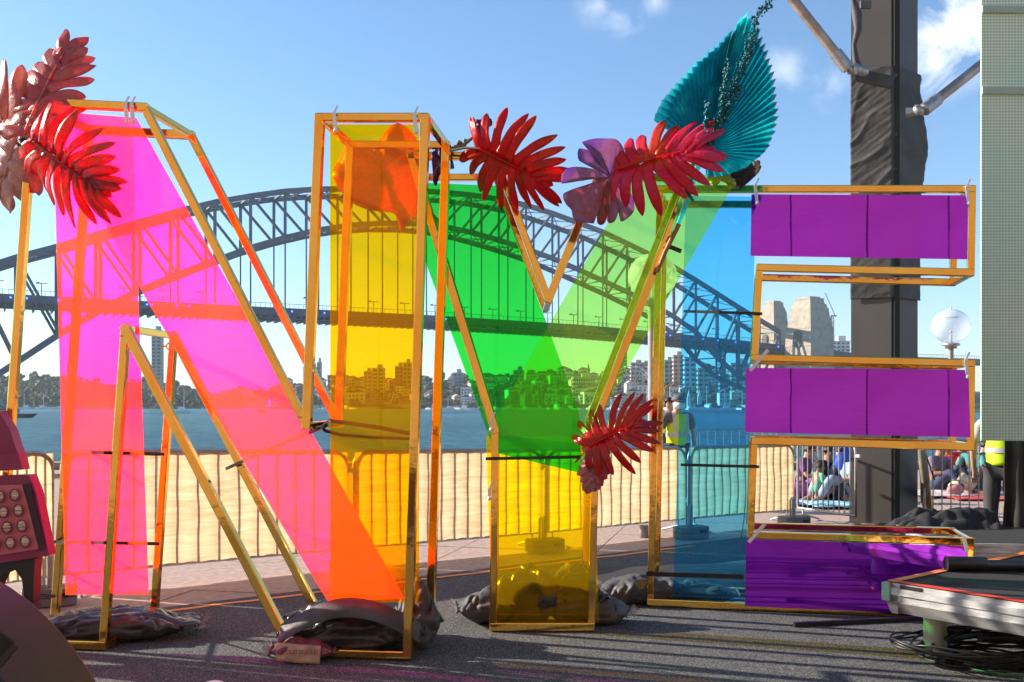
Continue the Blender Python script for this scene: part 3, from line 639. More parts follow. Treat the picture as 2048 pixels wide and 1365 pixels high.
# --- E
EL = Letter('letter_e', 'giant open gold framed letter E with blue and mirror purple acrylic panels', 'letter sculpture', 8.05, -.22, .6, (2.2, 7.5, 0))
epoly = [(1320, 379), (1944, 379), (1941, 546), (1519, 536), (1509, 716), (1942, 727), (1940, 894), (1508, 882), (1501, 1070), (1940, 1083), (1936, 1254), (1301, 1218)]
EL.frame(epoly, floor=(10, 11))
EL.panel('acrylic_panel', [(1372, 392), (1512, 394), (1490, 1212), (1346, 1200)], .08, MP_blu, 'blue panel in the upright of the E')
EL.panel('acrylic_panel', [(1503, 389), (1936, 391), (1935, 519), (1501, 512)], -.045, MP_pur, 'purple panel in the top arm of the E')
EL.panel('acrylic_panel', [(1492, 736), (1937, 740), (1941, 875), (1490, 865)], -.045, MP_pur, 'purple panel in the middle arm of the E')
EL.panel('acrylic_panel', [(1492, 1079), (1934, 1093), (1930, 1232), (1490, 1213)], -.045, MP_pur, 'purple panel in the bottom arm of the E')
for x, y in ((1511, 379), (1934, 380), (1932, 727)): EL.clip(x, y)
EL.strap([(1368, 623), (1440, 625), (1524, 628)], [.12, -.02, -.05]); EL.strap([(1362, 930), (1518, 934)], -.05); EL.strap([(1293, 1148), (1487, 1154)], -.05, .035)
for a, b in (((1536, 700), (1500, 742)), ((1530, 1048), (1497, 1085)), ((1928, 1075), (1934, 1104))):
    mb = MB(); mb.beam(EL.pt(*a, -.06), EL.pt(*b, -.07), .026, .006, up=tuple(EL.n)); mb.build('cable_tie', M_clip, EL.t)

# ================================================================== leaves
def leaf_mat(name, ca, cb, cc=None, rough=.35, scale=3.0, coat=.12):
    m = bpy.data.materials.new(name); m.use_nodes = True; t = m.node_tree; n = t.nodes; l = t.links.new; b = n['Principled BSDF']
    b.inputs['Roughness'].default_value = rough; b.inputs['Coat Weight'].default_value = coat; b.inputs['Coat Roughness'].default_value = .2
    tc = n.new('ShaderNodeTexCoord'); nz = n.new('ShaderNodeTexNoise'); nz.inputs['Scale'].default_value = scale; nz.inputs['Detail'].default_value = 3; nz.inputs['Distortion'].default_value = .4; l(tc.outputs['Object'], nz.inputs['Vector'])
    r = n.new('ShaderNodeValToRGB'); e = r.color_ramp.elements; e[0].position = .36; e[0].color = (*ca, 1); e[1].position = .64; e[1].color = (*cb, 1)
    if cc: x = e.new(.5); x.color = (*cc, 1)
    l(nz.outputs['Fac'], r.inputs[0])
    n2 = n.new('ShaderNodeTexNoise'); n2.inputs['Scale'].default_value = 45; l(tc.outputs['Object'], n2.inputs['Vector'])
    mr_ = n.new('ShaderNodeMapRange'); mr_.inputs['To Min'].default_value = .7; mr_.inputs['To Max'].default_value = 1.15; l(n2.outputs['Fac'], mr_.inputs['Value'])
    mx = n.new('ShaderNodeMix'); mx.data_type = 'RGBA'; mx.blend_type = 'MULTIPLY'; mx.inputs['Factor'].default_value = 1; l(r.outputs[0], mx.inputs['A']); l(mr_.outputs[0], mx.inputs['B']); l(mx.outputs['Result'], b.inputs['Base Color'])
    bp = n.new('ShaderNodeBump'); bp.inputs['Strength'].default_value = .5; bp.inputs['Distance'].default_value = .01; l(n2.outputs['Fac'], bp.inputs['Height']); l(bp.outputs[0], b.inputs['Normal'])
    ts = n.new('ShaderNodeBsdfTranslucent'); l(mx.outputs['Result'], ts.inputs['Color']); ms = n.new('ShaderNodeMixShader'); ms.inputs[0].default_value = .6
    l(b.outputs[0], ms.inputs[1]); l(ts.outputs[0], ms.inputs[2]); l(ms.outputs[0], n['Material Output'].inputs['Surface'])
    return m
def basis(base, tip, D, tilt=0.0, roll=0.0):
    a = P(*base, D); b = P(*tip, D); y = (b-a); Ln = y.length; y.normalize()
    n = Vector((0, -1, 0)); x = y.cross(n).normalized(); q = Quaternion(x, tilt); y = q @ y; n = q @ n; q = Quaternion(y, roll); x = q @ x; n = q @ n
    return a, x, y, n, Ln/max(.3, math.cos(tilt))
def split_leaf(base, tip, D, m, label, wl, lobes=8, wr=None, tilt=0.0, roll=0.0, fat=1.0, droop=.12, back=2.1, seed=1, name='split_leaf', group=None, stem=None, mstem=None, bend=0.0):
    """deeply cut philodendron leaf: a fleshy midrib with finger-like lobes down both sides"""
    rr = random.Random(seed); a, x, y, n, Ln = max((basis(base, tip, D, tl_, rl_) for tl_ in (tilt-.25, tilt+.25) for rl_ in (roll-.42, roll+.42)), key=lambda q_: q_[3].dot(sd)); wr = wr or wl; wl *= 1.07; wr *= 1.07
    t = thing(name, label, 'leaf', a, group); mb = MB()
    def mid(s): return a+y*(Ln*s)+x*(bend*Ln*s*s)-n*(droop*Ln*s*s)
    def lobe(s0, ang, ln, w, side, twist):
        d = (y*math.cos(ang)+x*(side*math.sin(ang))); c0 = mid(s0)-n*.004*rr.random(); nu, nv = 4, 15; vs = []
        pv_ = d.cross(n).normalized(); curv = rr.uniform(.05, .22)*ln; dr = rr.uniform(.10, .45)*ln; wv = rr.uniform(-.5, .5)
        for j in range(nv+1):
            v = math.sin(j/nv*math.pi/2)**.9; wd = w*(1.75-1.0*min(1, v*2.1)+.50*math.sin(max(0, v-.25)/.75*math.pi))
            if v > .78: q_ = (v-.78)/.22; wd *= math.sqrt(max(0, 1-q_*q_))*.98+.02
            c_ = c0+d*(ln*v)+y*(curv*v*v)-n*(dr*v*v)+n*(.06*ln*math.sin(v*3.1))
            tw = twist*v+.25*math.sin(v*5+wv*6); ax_ = pv_*math.cos(tw)+n*math.sin(tw)
            for i in range(nu+1):
                u = i/nu*2-1; vs.append(c_+ax_*(u*wd/2)-n*(abs(u)*wd*.16)+n*(.0 if i != 2 else -.011))
        mb.add(vs, [(j*(nu+1)+i, j*(nu+1)+i+1, (j+1)*(nu+1)+i+1, (j+1)*(nu+1)+i) for j in range(nv) for i in range(nu)], 0, True)
    for side, W in ((-1, wl), (1, wr)):
        W = W*D/F
        for k in range(lobes):
            f = k/(lobes-1); ang = back*(1-f)**1.15+.42*f+rr.uniform(-.06, .06); s0 = .03+.82*f**.95
            ln = W*(.62+.42*math.sin(min(1, f*1.25+.18)*math.pi*.62))*(1-.35*f**3)*rr.uniform(.9, 1.08)
            lobe(s0, ang, ln, fat*Ln/lobes*1.22*(1.15-.25*f), side, rr.uniform(-.35, .35))
    lobe(.80, 0.02, Ln*.27, fat*Ln/lobes*1.2, 1, 0)
    o = mb.build('leaf_blade', m, t, fix=False); sf_ = o.modifiers.new('thickness', 'SOLIDIFY'); sf_.thickness = .0025
    sb = MB(); pts = [mid(s/8) + n*.004 for s in range(8)]; sb.tube(pts, [.011-.0011*i for i in range(8)], 6); sb.build('midrib', m, t)
    if stem:
        sb = MB(); q_ = [P(px, py, dd) for px, py, dd in stem]; sb.tube([a]+q_, .009, 6); sb.build('stalk', mstem or m, t)
    return t
def flat_leaf(poly, centre, D, m, label, name='broad_leaf', bulge=.05, cat='leaf', ripple=.02, dD=0.0, tx=0.0, group=None, veins=True):
    """broad leaf from an outline: domed, with rippled rim and raised veins"""
    c0 = P(*centre, D)-Vector((0, bulge, 0)); t = thing(name, label, cat, c0, group); mb = MB(); n_ = len(poly); sub = []
    for i in range(n_):
        (x0, y0), (x1, y1), (x2, y2), (x3, y3) = poly[i-1], poly[i], poly[(i+1) % n_], poly[(i+2) % n_]
        for q_ in range(4):
            u = q_/4; f = lambda a, b, c, d: .5*(2*b+(c-a)*u+(2*a-5*b+4*c-d)*u*u+(3*b-a-3*c+d)*u**3); sub.append((f(x0, x1, x2, x3), f(y0, y1, y2, y3)))
    N_ = len(sub); RN = 7; vs = []
    for r in range(RN+1):
        k = r/RN
        for i, (x, y) in enumerate(sub):
            p = P(centre[0]+(x-centre[0])*k, centre[1]+(y-centre[1])*k, D)
            p.y += tx*(x-centre[0])*k-bulge*(1-k*k)+ripple*k*k*math.sin(i*2*math.pi/N_*7)+ripple*.6*k*noise.noise(Vector((i*.35, r*.5, D)))+dD*k*math.cos(i*2*math.pi/N_); vs.append(p)
    mb.add(vs, [(r*N_+i, r*N_+(i+1) % N_, (r+1)*N_+(i+1) % N_, (r+1)*N_+i) for r in range(RN) for i in range(N_)], 0, True)
    o = mb.build('leaf_blade', m, t); s_ = o.modifiers.new('thickness', 'SOLIDIFY'); s_.thickness = .003
    if veins:
        vb = MB()
        for i in range(0, N_, max(4, N_//9)): vb.tube([vs[r*N_+i]+Vector((0, -.004, 0)) for r in range(RN)], [.006-.0008*r for r in range(RN)], 5)
        vb.build('vein', m, t)
    return t
M_rust = leaf_mat('rust_leaf', (.80, .30, .27), (.80, .46, .40), (.86, .22, .22)); M_salm = leaf_mat('salmon_leaf', (.92, .44, .38), (.92, .60, .52), (.90, .34, .30)); M_dred = leaf_mat('dark_red_leaf', (.62, .04, .06), (.45, .16, .10), (.72, .05, .11))
M_red = leaf_mat('red_leaf', (.95, .015, .06), (.62, .09, .04), (1.0, .03, .03)); M_pink = leaf_mat('pink_orange_leaf', (1.0, .16, .02), (1.0, .10, .30), (1.0, .025, .08), scale=2.2)
M_purp = leaf_mat('purple_leaf', (.30, .13, .66), (.60, .16, .12), (.62, .34, .58), scale=2.6); M_gred = leaf_mat('glossy_crimson_leaf', (.85, .006, .035), (.60, .04, .10), (1.0, .03, .02), rough=.16, coat=1)
M_lpink = leaf_mat('pale_pink_leaf', (.8, .05, .12), (.8, .4, .42), rough=.25); M_orr = leaf_mat('flame_leaf', (.85, .05, .005), (.62, .10, .02), (.95, .16, .01), rough=.4); M_stem = mat('leaf_stalk', (.16, .13, .05), .6)
M_vio = leaf_mat('violet_petal', (.13, .04, .25), (.30, .13, .36)); M_teal = leaf_mat('teal_painted_palm', (.03, .74, .82), (.12, .95, .95), (.02, .58, .70), rough=.22, coat=.8)
DN = 6.25
split_leaf((52, 262), (104, 52), 6.35, M_rust, 'tall rust coloured cut leaf rising highest at the top left corner', 84, 9, wr=84, fat=.82, droop=.10, seed=3, roll=.25, back=2.0, stem=[(50, 300, 6.4)])
split_leaf((62, 292), (-70, 190), 6.45, M_salm, 'pale salmon cut leaf running off the left edge of the picture', 118, 8, seed=8, droop=.12, fat=1.15)
split_leaf((42, 250), (-30, 372), 6.4, M_salm, 'salmon cut leaf hanging down the left edge beside the post', 80, 7, seed=9, fat=1.2)
split_leaf((70, 284), (205, 392), 6.1, M_dred, 'large dark red cut leaf lying over the top left corner of the N', 98, 10, wr=108, fat=.86, seed=5, droop=.12, back=2.4, stem=[(50, 288, 6.25)], mstem=M_dred)
mb = MB(); mb.ball(P(48, 287, 6.2), .035, 8, 6, nz=.5); mb.beam(P(36, 290, 6.2), P(58, 282, 6.2), .03, .02); solo(mb, 'cable_tie_knot', M_tie, 'black cable tie knot where the left leaf stalks meet the gold post', 'cable tie')
split_leaf((960, 298), (1084, 372), 6.75, M_red, 'bright red cut leaf on top of the left arm of the Y', 90, 10, wr=86, fat=.85, seed=12, back=2.5, droop=.10, stem=[(930, 296, 6.8), (885, 305, 6.9)], mstem=M_stem)
split_leaf((1238, 338), (1397, 297), 6.62, M_pink, 'pink and orange cut leaf on top of the right arm of the Y', 98, 10, wr=94, fat=.86, seed=21, back=2.35, droop=.08)
_q = [(1120,350),(1060,345),(960,365),(895,400),(950,418),(1008,455),(1000,480),(960,446),(880,430),(876,505),(940,520),(1010,545),(990,552),(890,545),(795,570),(772,650),(830,625),(940,605),(975,625),(900,660),(785,710),(800,770),(830,800),(850,865),(940,870),(972,850),(978,700),(992,720),(988,852),(1030,860),(1042,800),(1022,680),(1040,652),(1052,700),(1046,800),(1060,850),(1100,835),(1128,760),(1135,835),(1190,800),(1230,740),(1210,660),(1160,600),(1175,490),(1160,420)]
flat_leaf([(860+x/2.967, 160+y/2.967) for x, y in _q], (860+1070/2.967, 160+585/2.967), 6.66, M_purp, 'purple and brown split leaf hanging below the pink orange leaf', name='split_leaf', bulge=.03, ripple=.03, tx=.0022)
split_leaf((1180, 892), (1272, 842), 6.72, M_gred, 'glossy crimson cut leaf at the fork of the Y', 84, 9, wr=74, fat=.85, seed=41, back=2.35, droop=.06, stem=[(1170, 905, 6.9), (1150, 925, 6.95)], mstem=M_gred)
split_leaf((1192, 888), (1176, 968), 6.78, M_lpink, 'small curled pink leaf hanging under the crimson leaf', 34, 8, seed=44, fat=1.3, droop=.2)
flat_leaf([(712, 286), (740, 297), (754, 303), (765, 266), (797, 250), (830, 272), (845, 330), (840, 390), (826, 432), (803, 464), (790, 428), (745, 424), (700, 402), (672, 366), (669, 330), (690, 296)], (768, 345), 7.05, M_orr, 'flame orange heart shaped leaf behind the amber panel', bulge=.10, ripple=.045)
flat_leaf([(757, 300), (772, 330), (800, 400), (838, 440), (855, 395), (850, 330), (838, 288), (800, 262), (768, 268)], (812, 340), 7.25, M_rust, 'dull red broad leaf tucked behind the flame orange leaf', bulge=.03, ripple=.05)
flat_leaf([(866, 302), (880, 296), (900, 312), (908, 335), (896, 348), (898, 372), (882, 352), (870, 372), (864, 340)], (882, 328), 6.9, M_vio, 'dark violet ruffled petal beside the top of the amber leg', name='violet_flower', cat='flower', bulge=.05, ripple=.05)
flat_leaf([(952, 268), (945, 250), (958, 240), (972, 232), (985, 245), (975, 262), (966, 285)], (962, 258), 6.85, M_vio, 'small violet bloom with pale tip behind the bright red leaf', name='violet_flower', cat='flower', bulge=.03, ripple=.03, veins=False)
mb = MB(); mb.tube([P(868, 318, 6.95), P(895, 300, 6.9), P(925, 292, 6.88), P(955, 268, 6.86)], [.02, .016, .013, .01], 7)
for k in range(26): mb.ball(P(880+k*2.2+R.uniform(-3, 3), 302-k*.7+R.uniform(-6, 6), 6.88), .014, 5, 4)
solo(mb, 'flower_stalk', mat('grey_green_stalk', (.20, .20, .10), .6), 'knobbly olive stalk running from the amber leg to the red leaf', 'stalk')
# palm fan
FD_ = 6.7; hub = (1406, 304)
out = [(1372, 322), (1310, 236), (1311, 224), (1327, 190), (1346, 168), (1364, 148), (1395, 114), (1420, 92), (1435, 82), (1452, 66), (1464, 47), (1468, 62), (1481, 31), (1497, 18), (1507, 26), (1516, 42), (1530, 76), (1543, 112), (1552, 155), (1556, 190), (1558, 236), (1552, 262), (1540, 296), (1512, 323), (1488, 338), (1462, 349), (1436, 355), (1411, 355)]
pf = thing('palm_fan', 'big pleated turquoise fan palm leaf with pointed tip above the E', 'palm leaf', P(*hub, FD_)); mb = MB(); K = 100; rim = []
ln_ = [0]
for a, b in zip(out[1:], out[2:]): ln_.append(ln_[-1]+math.hypot(b[0]-a[0], b[1]-a[1]))
for k in range(K+1):
    s_ = ln_[-1]*k/K; j = max(i for i in range(len(ln_)) if ln_[i] <= s_+1e-6); j = min(j, len(ln_)-2); u = (s_-ln_[j])/(ln_[j+1]-ln_[j]); a, b = out[1+j], out[2+j]
    rim.append((a[0]+(b[0]-a[0])*u, a[1]+(b[1]-a[1])*u))
vs = []; RN = 8
for r in range(RN+1):
    q_ = .03+.97*r/RN
    for k, (x, y) in enumerate(rim):
        jag = 1-(.02 if k % 2 else 0)*(r == RN)-(.02*R.random() if r == RN else 0); qq = q_*jag
        p = P(hub[0]+(x-hub[0])*qq, hub[1]+(y-hub[1])*qq, FD_); dd = math.hypot(x-hub[0], y-hub[1])/200
        p.y += (.030 if k % 2 else -.030)*q_*min(1.2, .5+dd*.5)-.10*math.sin(q_*2.2)*(k/K-.5)+.04*q_*q_; vs.append(p)
mb.add(vs, [(r*(K+1)+i, r*(K+1)+i+1, (r+1)*(K+1)+i+1, (r+1)*(K+1)+i) for r in range(RN) for i in range(K)], 0, False); o = mb.build('leaf_blade', M_teal, pf); s_ = o.modifiers.new('thickness', 'SOLIDIFY'); s_.thickness = .002
mb = MB(); mb.tube([P(1412, 292, 6.68), P(1400, 318, 6.66), P(1384, 372, 6.7), P(1366, 425, 6.8), P(1352, 458, 6.84)], [.024, .022, .018, .017, .015], 8); mb.build('stalk', M_teal, pf)
mb = MB(); mb.tube([P(1358, 448, 6.80), P(1330, 505, 6.84), P(1314, 545, 6.86)], [.017, .016, .014], 8); mb.build('stalk_end', mat('brown_stalk', (.35, .17, .07), .5), pf)
sp = thing('flower_spray', 'glittering teal berry spray lying up the middle of the palm fan', 'flower spray', P(1405, 300, 6.58)); mb = MB(); M_spr = mat('teal_glitter', (.01, .16, .19), .3, var=.6, scale=60, metal=.3)
for path, w_ in (([(1408, 298), (1440, 240), (1478, 150), (1500, 90), (1512, 40), (1540, 0)], 9), ([(1408, 298), (1450, 225), (1490, 120), (1506, 60)], 11), ([(1410, 270), (1412, 225), (1418, 205)], 5), ([(1440, 240), (1448, 170), (1458, 125)], 6), ([(1384, 400), (1372, 380), (1388, 350)], 4), ([(1400, 320), (1420, 290), (1484, 175)], 6)):
    seg = list(zip(path, path[1:]))
    mb.tube([P(x, y, 6.58) for x, y in path], .004, 5)
    for (a, b) in seg:
        n_ = int(math.hypot(b[0]-a[0], b[1]-a[1])*.95)
        for k in range(n_):
            u = R.random(); mb.ball(P(a[0]+(b[0]-a[0])*u+R.gauss(0, w_*.5), a[1]+(b[1]-a[1])*u+R.gauss(0, w_*.5), 6.58+R.uniform(-.04, .03)), R.uniform(.006, .0125), 5, 3)
mb.build('berry', M_spr, sp, kind='stuff')
flat_leaf([(1462, 345), (1512, 322), (1520, 330), (1518, 345), (1480, 378), (1470, 366)], (1492, 347), 6.9, mat('black_paper', (.02, .018, .022), .6), 'black folded paper petal under the palm fan', bulge=.05, ripple=.02, veins=False, name='black_petal', cat='petal')
flat_leaf([(1508, 322), (1520, 324), (1517, 344), (1508, 352), (1500, 338)], (1511, 336), 6.88, mat('tan_paper', (.45, .30, .2), .7), 'small tan dried petal at the tip of the black petal', bulge=.02, ripple=.01, veins=False, name='tan_petal', cat='petal')
flat_leaf([(1412, 352), (1440, 350), (1464, 348), (1478, 376), (1455, 372), (1444, 362), (1430, 374), (1418, 364)], (1442, 358), 7.02, mat('yellow_cellophane', (.8, .75, .03), .2, var=.4, scale=20, bump=.6, bscale=30), 'crumpled yellow cellophane poking out below the palm fan', bulge=.03, ripple=.03, veins=False, name='cellophane', cat='cellophane')

# ================================================================== sand bags
def bag_mat(name, c, rough): return mat(name, c, rough, var=.5, scale=4, bump=.7, bscale=9)
M_bag = bag_mat('black_vinyl', (.035, .03, .034), .28); M_bag2 = bag_mat('grey_canvas_bag', (.085, .082, .088), .6); M_frg = mat('frayed_thread', (.45, .42, .42), .9)
def bag(c, dims, rz, seed, label, m=M_bag, fringe=None, tail=None, tilt=0, strap=None):
    c = Vector(c); t = thing('sand_bag', label, 'sand bag', (c.x, c.y, 0), None); mb = MB(); cs, sn = math.cos(rz), math.sin(rz); nu, nv = 110, 36; a, b, h = dims
    def pt(i, j, inf=1.0):
        u = 2*math.pi*i/nu; v = -math.pi/2+math.pi*j/nv
        e = lambda w, p: math.copysign(abs(w)**p, w)
        X = a*e(math.cos(v), .7)*e(math.cos(u), .45); Y = b*e(math.cos(v), .7)*e(math.sin(u), .45); Z = h*e(math.sin(v), .9)
        pinch = 1-.86*min(1, abs(X)/a)**2.2; Z *= max(.10, pinch); 
        k = noise.noise(Vector((X*5+seed, Y*5, Z*5)))*.18+noise.noise(Vector((X*14, Y*9+seed, Z*12)))*.10+noise.noise(Vector((X*30, Y*5+seed, seed)))*.05-.14*max(0, 1-abs(noise.noise(Vector((X*7+Y*3+seed, Y*5, Z*6)))*2.2))**4-.08*max(0, 1-abs(noise.noise(Vector((X*16-Y*8+seed, Y*9, Z*12)))*2))**3; q_ = 1+k*inf
        X, Y, Z = X*(1+k*.2), Y*q_, Z*q_+h*k*.8
        Z += tilt*X; zz = max(.014, c.z+Z)
        return (c.x+X*cs-Y*sn, c.y+X*sn+Y*cs, zz)
    vs = [pt(i, j) for j in range(nv+1) for i in range(nu)]
    mb.add(vs, [(j*nu+i, j*nu+(i+1) % nu, (j+1)*nu+(i+1) % nu, (j+1)*nu+i) for j in range(nv) for i in range(nu)], 0, True)
    mb.build('bag_body', m, t)
    n_ = 24
    for e_ in (-1, 1):
        sm_ = MB(); pts = []
        for k in range(n_+1):
            Y = b*.86*(2*k/n_-1); X = e_*a*.985; pts.append((c.x+X*cs-Y*sn, c.y+X*sn+Y*cs, max(.02, c.z+tilt*X+.012*math.sin(k*1.7+seed))))
        sm_.tube(pts, .009, 5); sm_.build('seam', m, t)
    if fringe:
        fb = MB()
        for k in range(46):
            Y = b*R.uniform(-.9, .9); X = fringe*a*1.0; p0 = Vector((c.x+X*cs-Y*sn, c.y+X*sn+Y*cs, max(.02, c.z+tilt*X))); p1 = p0+Vector((fringe*cs*R.uniform(.02, .07), R.uniform(-.03, .03), R.uniform(-.02, .05))); p1.z = max(.016, p1.z); fb.beam(p0, p1, .002, .002)
        fb.build('frayed_edge', M_frg, t, kind='stuff')
    if strap:
        st_ = MB(); vs = []
        for k in range(25):
            u = k/24; X = a*(1.9*u-.95); Z = strap*math.sin(u*math.pi)*h*1.0+.03
            for w_ in (-.5, .5): vs.append((c.x+X*cs+ (b*.9)*sn*1 - 0*w_, c.y+X*sn-(b*.9)*cs-.02-.05*math.sin(u*math.pi)+w_*.10, c.z+Z+w_*.10-.02))
        st_.add(vs, [(2*k, 2*k+1, 2*k+3, 2*k+2) for k in range(24)], 0, True); o = st_.build('carry_strap', M_bag2, t); s_ = o.modifiers.new('thickness', 'SOLIDIFY'); s_.thickness = .006
    return t
bag((-1.02, 6.42, .16), (.46, .22, .15), .05, 3, 'shiny black sand bag with wide grey strap filling the right foot of the N', M_bag, strap=1.15)
bag((-1.22, 6.85, .13), (.34, .17, .13), -.35, 9, 'rolled wrinkled sand bag tucked behind the diagonal foot of the N', M_bag)
bag((-.62, 6.62, .2), (.13, .30, .24), .2, 13, 'upright black sand bag leaning out to the right of the N foot', M_bag2, tilt=.0)
_b = bag((-1.30, 6.20, .075), (.20, .12, .075), .12, 17, 'small mauve sand bag with printed label under the grey strap', mat('mauve_printed_bag', (.22, .07, .10), .45, var=.4, scale=10, bump=.4, bscale=12), fringe=-1)  # mauve tone holds the magenta light falling on the bag
PRINT_BAG = _b
bag((-2.75, 6.75, .10), (.62, .24, .11), .18, 23, 'crinkled foil like black sand bag across the left foot of the N', bag_mat('crinkled_vinyl', (.05, .035, .045), .16), fringe=1)
bag((-.19, 7.28, .12), (.22, .20, .12), .1, 29, 'grey sand bag with frayed end at the left of the Y foot', M_bag2, fringe=-1)
bag((.10, 7.25, .20), (.30, .16, .21), -.1, 31, 'olive looking bag slumped to the left inside the Y stem', M_bag)
bag((.43, 7.25, .20), (.25, .16, .21), .15, 37, 'folded bag slumped to the right inside the Y stem', M_bag)
bag((.68, 7.22, .10), (.17, .16, .10), -.25, 41, 'flattened grey bag corner at the right of the Y foot', M_bag2, fringe=1)
bag((1.03, 8.0, .12), (.34, .20, .13), .2, 43, 'grey sand bag with frayed end at the left foot of the E', M_bag2, fringe=-1)
bag((1.46, 8.0, .09), (.36, .17, .09), -.12, 47, 'long brown sand bag lying inside the E behind the blue panel', mat('brown_bag', (.10, .07, .055), .5, var=.5, scale=5, bump=.6, bscale=10))
# lettering on the small magenta lit bag
def letters(txt, loc, size, rot, m, parent):
    cu = bpy.data.curves.new('lettering', 'FONT'); cu.body = txt; cu.size = size; cu.extrude = .0008; cu.align_x = 'CENTER'; o = bpy.data.objects.new('lettering', cu); COL.objects.link(o); o.rotation_euler = rot
    cu.materials.append(m); bpy.context.view_layer.update(); me = bpy.data.meshes.new_from_object(o.evaluated_get(bpy.context.evaluated_depsgraph_get())); bpy.data.objects.remove(o)
    o = bpy.data.objects.new('lettering', me); COL.objects.link(o); o.rotation_euler = rot; o.parent = parent; o.location = Vector(loc)-off(parent); return o
M_prt = mat('dark_print', (.35, .02, .01), .6)

_m = mat('tan_label', (.55, .33, .22), .6, var=.3, scale=14); mb = MB(); _y = 6.055
def _lf(u, v): return (-1.44+.27*u, _y+.03*v+.006*math.sin(u*9), .035+.105*v-.02*u)
mb.grid(_lf, 12, 6); o = mb.build('label_patch', _m, PRINT_BAG); s_ = o.modifiers.new('t', 'SOLIDIFY'); s_.thickness = .002
letters('LOLO D JOLO', (-1.285, _y-.006, .08), .034, (rad(78), 0, rad(3)), M_prt, PRINT_BAG)
# ================================================================== crowd barriers
M_galv = mat('galvanised_steel', (.42, .42, .43), .42, metal=.7, var=.2, scale=20)
def cloth_mat():
    m = bpy.data.materials.new('cream_fence_mesh'); m.use_nodes = True; t = m.node_tree; n = t.nodes; l = t.links.new; b = n['Principled BSDF']; b.inputs['Roughness'].default_value = .8
    tc = n.new('ShaderNodeTexCoord'); mp = n.new('ShaderNodeMapping'); mp.inputs['Scale'].default_value = (1.2, 1.2, 10); l(tc.outputs['Object'], mp.inputs[0])
    nz = n.new('ShaderNodeTexNoise'); nz.inputs['Scale'].default_value = 2; nz.inputs['Detail'].default_value = 8; nz.inputs['Distortion'].default_value = .8; l(mp.outputs[0], nz.inputs['Vector'])
    r = n.new('ShaderNodeValToRGB'); r.color_ramp.elements[0].position = .3; r.color_ramp.elements[1].position = .7; r.color_ramp.elements[0].color = (.56, .40, .22, 1); r.color_ramp.elements[1].color = (.76, .60, .38, 1)
    l(nz.outputs['Fac'], r.inputs[0]); l(r.outputs[0], b.inputs['Base Color']); ts = n.new('ShaderNodeBsdfTranslucent'); l(r.outputs[0], ts.inputs['Color'])
    ms = n.new('ShaderNodeMixShader'); ms.inputs[0].default_value = .62; l(b.outputs[0], ms.inputs[1]); l(ts.outputs[0], ms.inputs[2])
    bp = n.new('ShaderNodeBump'); bp.inputs['Strength'].default_value = .4; bp.inputs['Distance'].default_value = .03; l(nz.outputs['Fac'], bp.inputs['Height']); l(bp.outputs[0], b.inputs['Normal']); l(bp.outputs[0], ts.inputs['Normal'])
    l(ms.outputs[0], n['Material Output'].inputs['Surface']); return m
M_cloth = cloth_mat()
def barrier(a, b, ha, hb, label, cloth=True, bars=15, low=.17, group=None, foot=True):
    a = Vector(a); b = Vector(b); d = (b-a); Ln = d.length; d.normalize(); nn = Vector((d.y, -d.x, 0))
    if nn.y > 0: nn = -nn
    t = thing('crowd_barrier', label, 'barrier', (a+b)/2, group); a = a+d*.04; b = b-d*.04; Ln -= .08
    def at(s, f): h = ha+(hb-ha)*s/Ln; return a+d*s+Vector((0, 0, low+(h-low)*f))
    r_ = .16; fr = MB(); pts = [at(0, 0), at(0, 1)-Vector((0, 0, r_))]
    for k in range(1, 6): an = math.pi/2*k/6; pts.append(at(r_*(1-math.cos(an)), 1)-Vector((0, 0, r_*(1-math.sin(an)))))
    pts.append(at(r_, 1)); pts.append(at(Ln-r_, 1))
    for k in range(1, 6): an = math.pi/2*(1-k/6); pts.append(at(Ln-r_*(1-math.cos(an)), 1)-Vector((0, 0, r_*(1-math.sin(an)))))
    pts += [at(Ln, 1)-Vector((0, 0, r_)), at(Ln, 0), at(0, 0)]
    fr.tube(pts, .0185, 8); fr.build('rail_frame', M_galv, t)
    for k in range(1, bars):
        s_ = Ln*k/bars; bb = MB(); top_ = at(s_, 1); bb.tube([at(s_, 0), top_], .0085, 6); bb.build('bar', M_galv, t)
    if cloth:
        cb = MB()
        def cf(u, v):
            s_ = -.02+(Ln+.04)*u; p = at(min(Ln, max(0, s_)), v*.985+.003); edge = min(1, 6*min(u, 1-u, v+.1, 1-v+.05)); return p+nn*(.024+.012*edge*noise.noise(Vector((s_*2.5+a.x, v*3, a.y)))+.006*math.sin(s_*bars/Ln*6.28))
        cb.grid(cf, 60, 8); cb.build('mesh_cover', M_cloth, t)
    if foot:
        for s_ in (.10, Ln-.10):
            fb = MB(); c_ = a+d*s_; fb.tube([at(s_, 0), c_+Vector((0, 0, .09)), c_+nn*.28+Vector((0, 0, .015))], .013, 6); fb.tube([c_+Vector((0, 0, .09)), c_-nn*.28+Vector((0, 0, .015))], .013, 6); fb.build('foot', M_galv, t)
    hb_ = MB(); hb_.box(at(Ln, .8)+d*.04, (.08, .03, .04), math.atan2(d.y, d.x)); hb_.build('hook', M_galv, t)
    return t
J = [G(-190, 1240), G(113, 1190), G(700, 1130), G(1085, 1095), G(1372, 1064), G(1588, 1044)]; Hh = [1.2, 1.2, 1.13, 1.09, 1.06, 1.05]
lab = ['cream covered barrier at the far left behind the pink speaker', 'cream covered barrier behind the lower diagonal of the N', 'cream covered barrier between the N and the Y', 'cream covered barrier between the Y stem and the E', 'cream covered barrier at the right end of the row behind the E']
for k in range(5): barrier(J[k], J[k+1], Hh[k], Hh[k+1], lab[k], bars=14, group='cream covered barriers')
